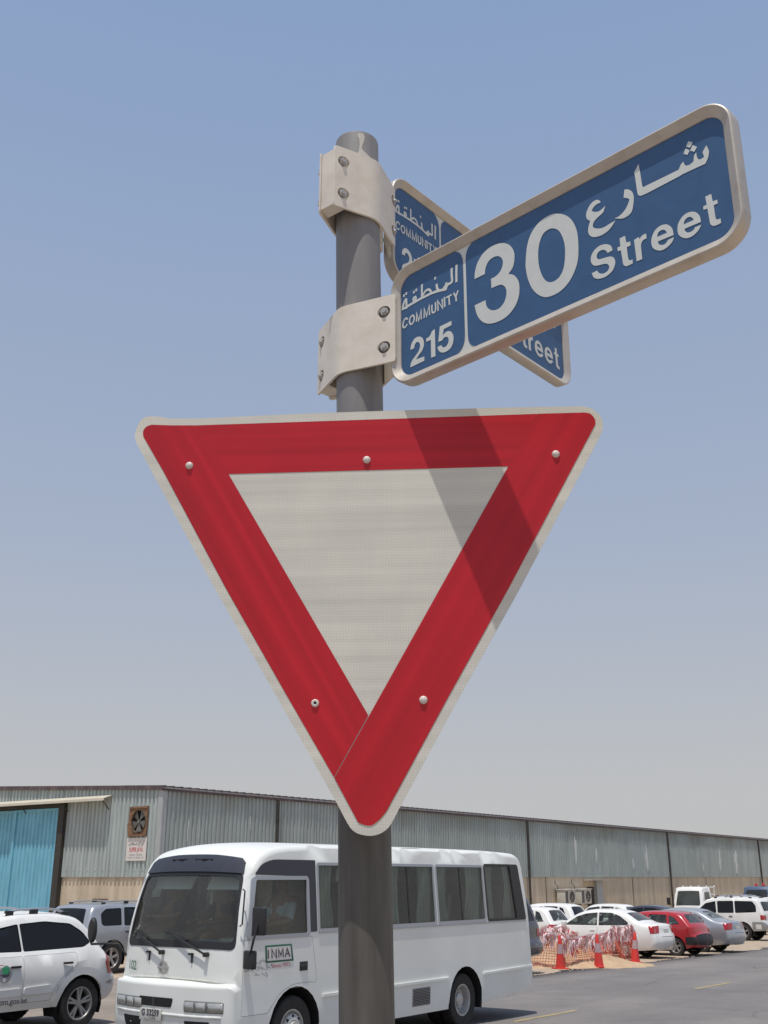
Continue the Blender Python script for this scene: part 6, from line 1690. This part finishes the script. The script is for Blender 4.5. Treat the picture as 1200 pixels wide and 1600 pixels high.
for pi, pth in enumerate((path, back_path)):
    P_ = walk(pth, .06)
    def top(i):
        t_ = i / len(P_) ; return (.86 + .12 * math.sin(t_ * 9 + 1) + .05 * math.sin(t_ * 31)) * (1.0 if pi == 0 else .95)
    mb = MB(); nj = 13
    grid = []
    for i, p in enumerate(P_):
        col = []
        for j in range(nj + 1):
            h = top(i) * (j / nj) ** .95
            bx = .05 * math.sin(i * .35 + j * .4) + rn.uniform(-.012, .012); by = .05 * math.cos(i * .27 - j * .5) + rn.uniform(-.012, .012)
            col.append(Vector((p.x + bx, p.y + by, gz(p.x, p.y) + .02 + h)))
        grid.append(col)
    wv = .006
    for i in range(len(grid)):
        for j in range(nj + 1):
            if j < nj:
                a, b = grid[i][j], grid[i][j + 1]
                mb.add([a + Vector((-wv, 0, 0)), a + Vector((wv, 0, 0)), b + Vector((wv, 0, 0)), b + Vector((-wv, 0, 0))], [(0, 1, 2, 3)])
            if i < len(grid) - 1:
                a, b = grid[i][j], grid[i + 1][j]
                mb.add([a + Vector((0, 0, -wv)), b + Vector((0, 0, -wv)), b + Vector((0, 0, wv)), a + Vector((0, 0, wv))], [(0, 1, 2, 3)])
    o = mb.build('net_mesh', M['net'], nf_); o['kind'] = 'stuff'
    # tape hanging in loops and streamers from the top line
    for mm, seed in (('tape_red', 1), ('tape_white', 2), ('tape_white', 4)):
        mb = MB(); r3_ = random.Random(seed + pi * 10)
        for i in range(0, len(grid) - 1):
            for _ in range(2):
                if r3_.random() < .12: continue
                a = grid[i][nj] + Vector((r3_.uniform(-.04, .04), -.03 - .02 * seed, r3_.uniform(-.02, .05)))
                L_ = r3_.uniform(.15, .50) * (1.0 if seed != 2 else .8); wd_ = r3_.uniform(.010, .024); dx = r3_.uniform(-.06, .06)
                pr = None
                for k in range(5):
                    t_ = k / 4; c = a + Vector((dx * t_ + .02 * math.sin(t_ * 7 + i), .03 * math.sin(t_ * 5 + i), -L_ * t_)); s_ = Vector((wd_ * math.cos(t_ * 3 + i), wd_ * .6 * math.sin(t_ * 3 + i), 0))
                    q = (c - s_, c + s_)
                    if pr: mb.add([pr[0], pr[1], q[1], q[0]], [(0, 1, 2, 3)])
                    pr = q
        for i in range(len(grid) - 1):
            if seed == 1 or i % 7 < 4:
                a, b = grid[i][nj] + Vector((0, -.02 * seed, .01 * seed)), grid[i + 1][nj] + Vector((0, -.02 * seed, .01 * seed))
                mb.add([a - Vector((0, 0, .03)), b - Vector((0, 0, .03)), b + Vector((0, 0, .03)), a + Vector((0, 0, .03))], [(0, 1, 2, 3)])
        o = mb.build('warning_tape', M[mm], nf_); o['kind'] = 'stuff'
    for i in range(0, len(P_), max(1, len(P_) // (6 if pi == 0 else 3))):
        p = P_[i]; mb = MB(); mb.cyl((p.x, p.y + .03, gz(p.x, p.y) - .1), (p.x + .01, p.y + .03, gz(p.x, p.y) + top(i) + .06), .014, n=6); mb.build('net_post', M['post'], nf_)

# ------------------------------------------------------------------ the warehouse
WC = Vector((-7.70, 38.0, 0))
DF = -D.cross(Vector((0, 0, 1)))       # along the gable front, to the left and away
DF = Vector((-.8090, .5878, 0)); DL = Vector((.5878, .8090, 0))
NFr = Vector((-.5878, -.8090, 0)); NLo = Vector((.8090, -.5878, 0))      # outward normals
EV = 5.05; SILL = 2.17
wh = thing('warehouse', 'long low warehouse of grey green ribbed cladding above a tan wall, with a blue gate', 'building', (WC.x, WC.y, gz(0, 38)))
wo_ = Vector(wh.location)
def Wp(d, nrm, s, z, o=0.0):
    return WC + d * s + nrm * o + Vector((0, 0, z)) - wo_
def ribbed(d, nrm, s0, s1, zf0, zf1, name, m_, o=0.0, pitch=.212, depth=.042, parent=wh, proud=0.0):
    """a sheet of trapezoidal cladding; zf0/zf1 give its bottom and top at s"""
    prof = [(0, 0), (.30, 0), (.42, 1), (.88, 1)]
    pts = []; k = 0
    while s0 + k * pitch < s1 - .01:
        for (f, h) in prof:
            s = s0 + (k + f) * pitch
            if s < s1: pts.append((s, h * depth))
        k += 1
    pts.append((s1, depth * .0 if pts[-1][1] == 0 else depth))
    vs = []; fs = []
    for (s, h) in pts:
        vs += [Wp(d, nrm, s, zf0(s), o + h + proud), Wp(d, nrm, s, zf1(s), o + h + proud)]
    for i in range(len(pts) - 1): fs.append((2 * i, 2 * i + 1, 2 * i + 3, 2 * i + 2))
    n = len(vs)                             # turned edges so the sheet has a thickness
    for (i, sgn_) in ((0, -1), (len(pts) - 1, 1)):
        s, h = pts[i]; vs += [Wp(d, nrm, s, zf0(s), o - .01), Wp(d, nrm, s, zf1(s), o - .01)]
        m0 = len(vs) - 2; fs.append((2 * i, 2 * i + 1, m0 + 1, m0))
    return part(name, vs, fs, M[m_] if isinstance(m_, str) else m_, parent)
rise = .043
front_top = lambda s: EV + rise * min(s, 30 - s)
# masonry base walls (real thickness)
def slab(name, d, nrm, s0, s1, z0, z1, o0, o1, m_, parent=wh):
    vs = [Wp(d, nrm, s, z, o) for s in (s0, s1) for z in (z0, z1) for o in (o0, o1)]
    return part(name, vs, [(0, 1, 3, 2), (4, 6, 7, 5), (0, 4, 5, 1), (2, 3, 7, 6), (0, 2, 6, 4), (1, 5, 7, 3)], M[m_], parent)
GATE0, GATE1 = 5.35, 13.5
slab('masonry_wall', DF, NFr, 0, GATE0, -1.5, SILL + .02, -.24, 0, 'masonry')
slab('masonry_wall', DF, NFr, GATE1, 30, -1.5, SILL + .02, -.24, 0, 'masonry')
slab('masonry_wall', DL, NLo, 0, 90, -2.4, SILL + .02, -.24, -.001, 'masonry')
# cladding sheets of the gable front
k = 0; s = 0.12
while s < 30 - .1:
    e_ = min(s + 1.23, 30)
    if e_ <= GATE0 + .05 or s >= GATE1:
        ribbed(DF, NFr, s, e_ - .0, lambda q: SILL - .03, front_top, 'cladding_sheet', 'clad', .03 + .004 * (k % 2))
    elif s < GATE0:
        ribbed(DF, NFr, s, GATE0, lambda q: SILL - .03, front_top, 'cladding_sheet', 'clad', .03)
        ribbed(DF, NFr, GATE0, e_, lambda q: 4.75, front_top, 'cladding_sheet', 'clad', .03)
    elif e_ <= GATE1:
        ribbed(DF, NFr, s, e_, lambda q: 4.75, front_top, 'cladding_sheet', 'clad', .03 + .004 * (k % 2))
    else:
        ribbed(DF, NFr, s, GATE1, lambda q: 4.75, front_top, 'cladding_sheet', 'clad', .03)
        ribbed(DF, NFr, GATE1, e_, lambda q: SILL - .03, front_top, 'cladding_sheet', 'clad', .03)
    s = e_; k += 1
# cladding of the long side
s = .12; k = 0
while s < 88:
    ribbed(DL, NLo, s, min(s + 2.05, 90), lambda q: SILL - .03, lambda q: EV - .02, 'cladding_sheet', 'clad_rust', .03 + .005 * (k % 2)); s += 2.05; k += 1
slab('corner_flashing', DF, NFr, -.10, .14, SILL - .02, EV - .02, .02, .085, 'flash'); slab('corner_flashing', DL, NLo, -.08, .14, SILL - .02, EV - .03, .02, .085, 'flash')
# screw rows at the foot of the sheets
for (d, nrm, s1_) in ((DF, NFr, 5.2), (DL, NLo, 88)):
    mb = MB(); s = .3
    while s < s1_:
        c = Wp(d, nrm, s, SILL + .16, .066); mb.cyl(c, c + nrm * .012, .018, n=5); s += .41
    o = mb.build('screw_row', M['dark_steel'], wh); o['kind'] = 'stuff'
# roof: two slopes with ribbed edges and a dark gutter trim
ov = .13
def Rf(s_long, s_front, dz): return WC + DL * s_long + DF * s_front + Vector((0, 0, EV + rise * min(s_front, 30 - s_front) + dz)) - wo_
vs = []; fs = []
for (a, b) in ((-ov, 15), (15, 30 + ov)):
    n = len(vs)
    for sl_ in (-ov, 90):
        for sf in (a, b):
            for dz in (.02, .07): vs.append(Rf(sl_, sf, dz))
    fs += [tuple(n + i for i in f) for f in ((0, 2, 6, 4), (1, 5, 7, 3), (0, 1, 3, 2), (4, 6, 7, 5), (0, 4, 5, 1), (2, 3, 7, 6))]
rf_ = part('roof', vs, fs, M['roof'], wh)
mb = MB(); s = -ov + .1
while s < 89.5:          # rib ends standing along the eaves
    a = [Rf(s + x, -ov - .02, z) for x in (-.035, .035) for z in (.071, .125)]; b = [Rf(s + x, 2.0, z) for x in (-.035, .035) for z in (.071, .125)]
    mb.add(a + b, [(0, 1, 3, 2), (1, 5, 7, 3), (0, 4, 5, 1), (2, 3, 7, 6)]); s += .40
o = mb.build('roof_rib', M['roof_edge'], rf_); o['kind'] = 'stuff'
slab('eaves_trim', DL, NLo, -ov, 90, EV - .06, EV + .095, .072, .125, 'roof_edge')
vs = []
for s_ in (-.13, 15, 30.2):
    for z in (-.03, .11):
        for o_ in (.075, .15): vs.append(WC + DF * s_ + NFr * o_ + Vector((0, 0, front_top(max(0, s_)) + z)) - wo_)
part('gable_trim', vs, [(0, 1, 3, 2), (0, 4, 5, 1), (2, 3, 7, 6), (1, 5, 7, 3), (0, 2, 6, 4), (4, 8, 9, 5), (6, 7, 11, 10), (5, 9, 11, 7), (4, 6, 10, 8), (8, 10, 11, 9)], M['roof_edge'], wh)
for s_ in (5.9, 26.0, 45.6, 65.0, 84.6):
    mb = MB(); c = Wp(DL, NLo, s_, 0, .13); mb.cyl((c.x, c.y, EV - .05 - wo_.z), (c.x, c.y, -1.2 - wo_.z), .060, n=10)
    for z in (1.0, 2.6, 4.2): mb.cyl((c.x, c.y, z - wo_.z), (c.x, c.y, z + .06 - wo_.z), .075, n=10)
    mb.build('downpipe', M['dark_steel'], wh, smooth=True)
# white paint splashes on the long side
rn = random.Random(21)
for (s_, z_, w_, h_) in ((31.7, 3.55, .30, 1.5), (34.4, 3.4, .22, .9), (39.7, 2.95, .25, .6), (41.9, 3.3, .42, 1.6), (52, 2.9, .2, .6), (55.6, 3.3, .35, 1.7), (59.2, 3.3, .75, 1.4), (10.4, 4.2, .10, 1.0), (11.1, 4.3, .10, .9), (1.2, 3.7, .05, .9), (1.75, 3.7, .04, .8), (.65, 3.2, .04, .8), (4.4, 4.1, .05, .5)):
    pl = []
    for k in range(18):
        a = 2 * math.pi * k / 18; r_ = 1 + rn.uniform(-.35, .35); pl.append((s_ + w_ * .5 * r_ * math.cos(a), z_ + h_ * .5 * (r_ if math.sin(a) > 0 else r_ * 1.1) * math.sin(a)))
    def hgt(s):
        f = ((s - .12) / .205) % 1.0
        return .032 * (0 if f < .30 else ((f - .3) / .12 if f < .42 else (1 if f < .88 else 1 - (f - .88) / .12)))
    vs, fs = surf(pl, (), lambda a, b: Wp(DL, NLo, a, b, .035 + .042 + .004), 0, edge_d=.05)
    part('paint_splash', vs, fs, M['splash'], wh)
# door, canopy and pier on the long side, vent block and pipes
slab('side_door', DL, NLo, 33.0, 33.9, -.75, 1.6, 0, .03, 'dark_steel'); slab('door_canopy', DL, NLo, 32.5, 35.3, 1.95, 2.02, 0, .55, 'kerb'); slab('wall_pier', DL, NLo, 34.0, 34.8, -.8, 1.94, 0, .18, 'flash')
slab('wall_vent', DF, NFr, 2.45, 3.25, 1.28, 1.42, 0, .03, 'wood'); slab('wall_patch', DF, NFr, 2.5, 3.2, 1.05, 1.275, 0, .012, 'masonry')
for s_ in (28.0, 39.5, 52.5): slab('wall_joint', DL, NLo, s_, s_ + .05, -1, SILL - .04, 0, .012, 'dark_steel')
# the sliding gate: two leaves, track, awning and jamb
slab('gate_jamb', DF, NFr, GATE0 - .28, GATE0 + .05, -1.2, 4.72, -.2, .20, 'dark_steel')
slab('gate_track', DF, NFr, GATE0 - .3, GATE1 + .3, 4.62, 4.76, .05, .16, 'dark_steel')
slab('gate_backing', DF, NFr, GATE0, GATE1, -1.2, 4.75, -.25, -.22, 'under')
for i, (a, b, oo) in enumerate(((GATE0 + .06, 8.10, .10), (8.18, 11.9, .02))):
    lf = ribbed(DF, NFr, a, b, lambda q: -.62, lambda q: 4.60, 'gate_leaf', 'gate_blue', oo - .03, pitch=.23, depth=.035)
    for (u, v) in ((a - .02, a + .08), (b - .08, b + .02)): slab('leaf_edge', DF, NFr, u, v, -.62, 4.60, oo - .03, oo + .045, 'gate_blue', lf)
    slab('leaf_edge', DF, NFr, a, b, 4.50, 4.60, oo + .006, oo + .012, 'gate_blue', lf)
vs = []
for s_ in (2.55, 14.0):
    for (z, o_) in ((4.93, .075), (4.955, .075), (4.83, .47), (4.805, .455), (4.74, .48), (4.74, .455)): vs.append(Wp(DF, NFr, s_, z, o_))
aw = part('awning', vs, [(0, 1, 7, 6), (1, 2, 8, 7), (2, 4, 10, 8), (4, 5, 11, 10), (5, 3, 9, 11), (3, 0, 6, 9), (0, 1, 2, 4, 5, 3), (6, 7, 8, 10, 11, 9)], M['awning'], wh)
mb = MB()
for s_ in (2.7, 5.0, 7.5, 10, 12.5): mb.tube([Wp(DF, NFr, s_, 4.45, .075), Wp(DF, NFr, s_, 4.79, .44)], .018, 6)
mb.build('awning_bracket', M['dark_steel'], aw)
# extractor fan in its plywood board
fb = thing('extractor_fan', 'round extractor fan in a weathered brown board, high on the wall right of the gate', 'fan', tuple(Wp(DF, NFr, 1.03, 3.98, .07) + wo_))
fo = Vector(fb.location)
def Fp(s, z, o): return WC + DF * s + NFr * o + Vector((0, 0, z)) - fo
hole = [(1.0 + .36 * math.cos(2 * math.pi * k / 28), 3.98 + .38 * math.sin(2 * math.pi * k / 28)) for k in range(28)]
brd = [(.58, 4.50), (1.52, 4.48), (1.54, 3.95), (1.60, 3.90), (1.50, 3.48), (.60, 3.50)]
vs, fs = surf(brd, [hole], lambda a, b: Fp(a, b, .125), 0, back=lambda a, b: Fp(a, b, .075)); part('plywood_board', vs, fs, M['wood'], fb)
mb = MB()
for (z0, z1) in ((3.49, 3.55), (4.43, 4.49)): 
    q = [Fp(s, z, o) for s in (.60, 1.50) for z in (z0, z1) for o in (.126, .15)]; mb.add(q, [(0, 1, 3, 2), (4, 6, 7, 5), (0, 4, 5, 1), (2, 3, 7, 6), (0, 2, 6, 4), (1, 5, 7, 3)])
mb.build('batten', M['wood'], fb)
vs = [Fp(*hole[k], o) for o in (.16, .07) for k in range(28)]; fs = [(k, (k + 1) % 28, 28 + (k + 1) % 28, 28 + k) for k in range(28)]
part('fan_shroud', vs, fs, M['fan'], fb, smooth=True)
part('fan_back', [Fp(*hole[k], .076) for k in range(28)], [tuple(range(28))], M['under'], fb)
for k in range(5):
    a = 2 * math.pi * k / 5 + .5; c, s_ = math.cos(a), math.sin(a); c2, s2 = math.cos(a + .8), math.sin(a + .8)
    part('fan_blade', [Fp(1.0 + .05 * c, 3.98 + .05 * s_, .11), Fp(1.0 + .35 * c, 3.98 + .37 * s_, .095), Fp(1.0 + .34 * c2, 3.98 + .36 * s2, .135), Fp(1.0 + .05 * c2, 3.98 + .05 * s2, .12)], [(0, 1, 2, 3)], M['fan_light'] if k == 3 else M['fan'], fb)
mb = MB(); mb.cyl(Fp(1.0, 3.98, .09), Fp(1.0, 3.98, .155), .06, n=12); mb.build('fan_hub', M['fan_light'], fb)
# the board beneath it
sb = thing('sign_board', 'small white signboard with red and black lettering under the extractor fan', 'sign', tuple(Wp(DF, NFr, 1.06, 3.05, .075) + wo_))
so_ = Vector(sb.location)
def Sp(s, z, o): return WC + DF * s + NFr * o + Vector((0, 0, z)) - so_
q = [Sp(s, z, o) for s in (.56, 1.58) for z in (2.68, 3.44) for o in (.07, .10)]
part('board', q, [(0, 1, 3, 2), (4, 6, 7, 5), (0, 4, 5, 1), (2, 3, 7, 6), (0, 2, 6, 4), (1, 5, 7, 3)], M['board'], sb)
RU = -DF
for (s_, z_, sz, mm, sq, bd_) in (('\u0633\u0648\u0628\u0631 \u062C\u0627\u064A\u0627', 3.27, .17, 'ink_dark', .9, .002), ('SUPER JAYA', 3.04, .20, 'ink_red', .66, .004), ('GENERAL TRADING', 2.87, .075, 'ink_grey', 1.0, 0), ('P.O.BOX 215 DUBAI U.A.E', 2.78, .075, 'ink_grey', .95, 0)):
    put_text(s_, sz, Sp(1.07, z_, .103), RU, (0, 0, 1), M[mm], sb, 'board_lettering', squeeze=sq, bold=bd_)
# air conditioners on the long side
for i, s_ in enumerate((28.95, 30.95)):
    p0 = WC + DL * s_ + NLo * .15
    ac = thing('air_conditioner', ('left' if i == 0 else 'right') + ' one of the two pale air conditioner units on the tan wall', 'air conditioner', (p0.x, p0.y, .72), math.atan2(DL.y, DL.x), 'air conditioner units on the warehouse wall')
    ac.scale = (.78, .78, .76)
    mb = MB(); mb.box(0, 1.65, -.62, 0, 0, 1.0); mb.build('casing', M['ac_white'], ac, bevel=.02)
    mb = MB(); mb.box(-.05, 1.70, -.70, .05, 1.003, 1.05); mb.build('cover', M['board'], ac)
    cx_ = 1.08
    mb = MB(); mb.lathe([(.43, -.66), (.43, -.62), (.40, -.622), (.40, -.66)], 26, 'y', Matrix.Translation((cx_, 0, .5)), close=True); mb.build('fan_ring', M['ac_white'], ac)
    mb = MB(); mb.cyl((cx_, -.635, .5), (cx_, -.625, .5), .40, n=26); fd = mb.build('fan_recess', M['dark_steel'], ac)
    mb = MB()
    for k in range(4):
        a = math.pi * k / 4; mb.box(-.40, .40, -.66, -.65, -.008, .008, Matrix.Translation((cx_, 0, .5)) @ Matrix.Rotation(a, 4, 'Y'))
    mb.build('fan_guard', M['ac_white'], fd)
    mb = MB(); mb.box(.10, .50, -.626, -.62, .08, .92); gr = mb.build('grille', M['fan'], ac)
    mb = MB(); mb.box(.0, .06, -.6, 0, -.06, 0); mb.box(1.55, 1.61, -.6, 0, -.06, 0); mb.build('wall_bracket', M['dark_steel'], ac)
    mb = MB(); mb.tube([(.1, -.05, 1.0), (.1, -.05, 1.25), (-.3, -.05, 1.45), (-.3, -.08, 1.7)], .025, 6); mb.build('pipe', M['dark_steel'], ac)

# pebbles and crumbs of asphalt along the broken edge of the road
rn = random.Random(77); mb = MB()
for _ in range(1500):
    s_ = rn.uniform(-4, 34); n_ = 5.0 + abs(rn.gauss(0, 1.1)) - .25; r_ = rn.uniform(.008, .035)
    p = rp(s_, n_, .004); a = rn.random() * 6
    q = [(math.cos(a + t) * r_, math.sin(a + t) * r_ * .8, 0) for t in (0, 2.1, 4.2)]
    mb.add([p + Vector(v) for v in q] + [p + Vector((0, 0, r_ * .9))], [(0, 1, 3), (1, 2, 3), (2, 0, 3)])
o = mb.build('pebbles', M['masonry'], None); tag(o, 'loose pebbles along the sandy road edge', 'pebbles', kind='stuff')
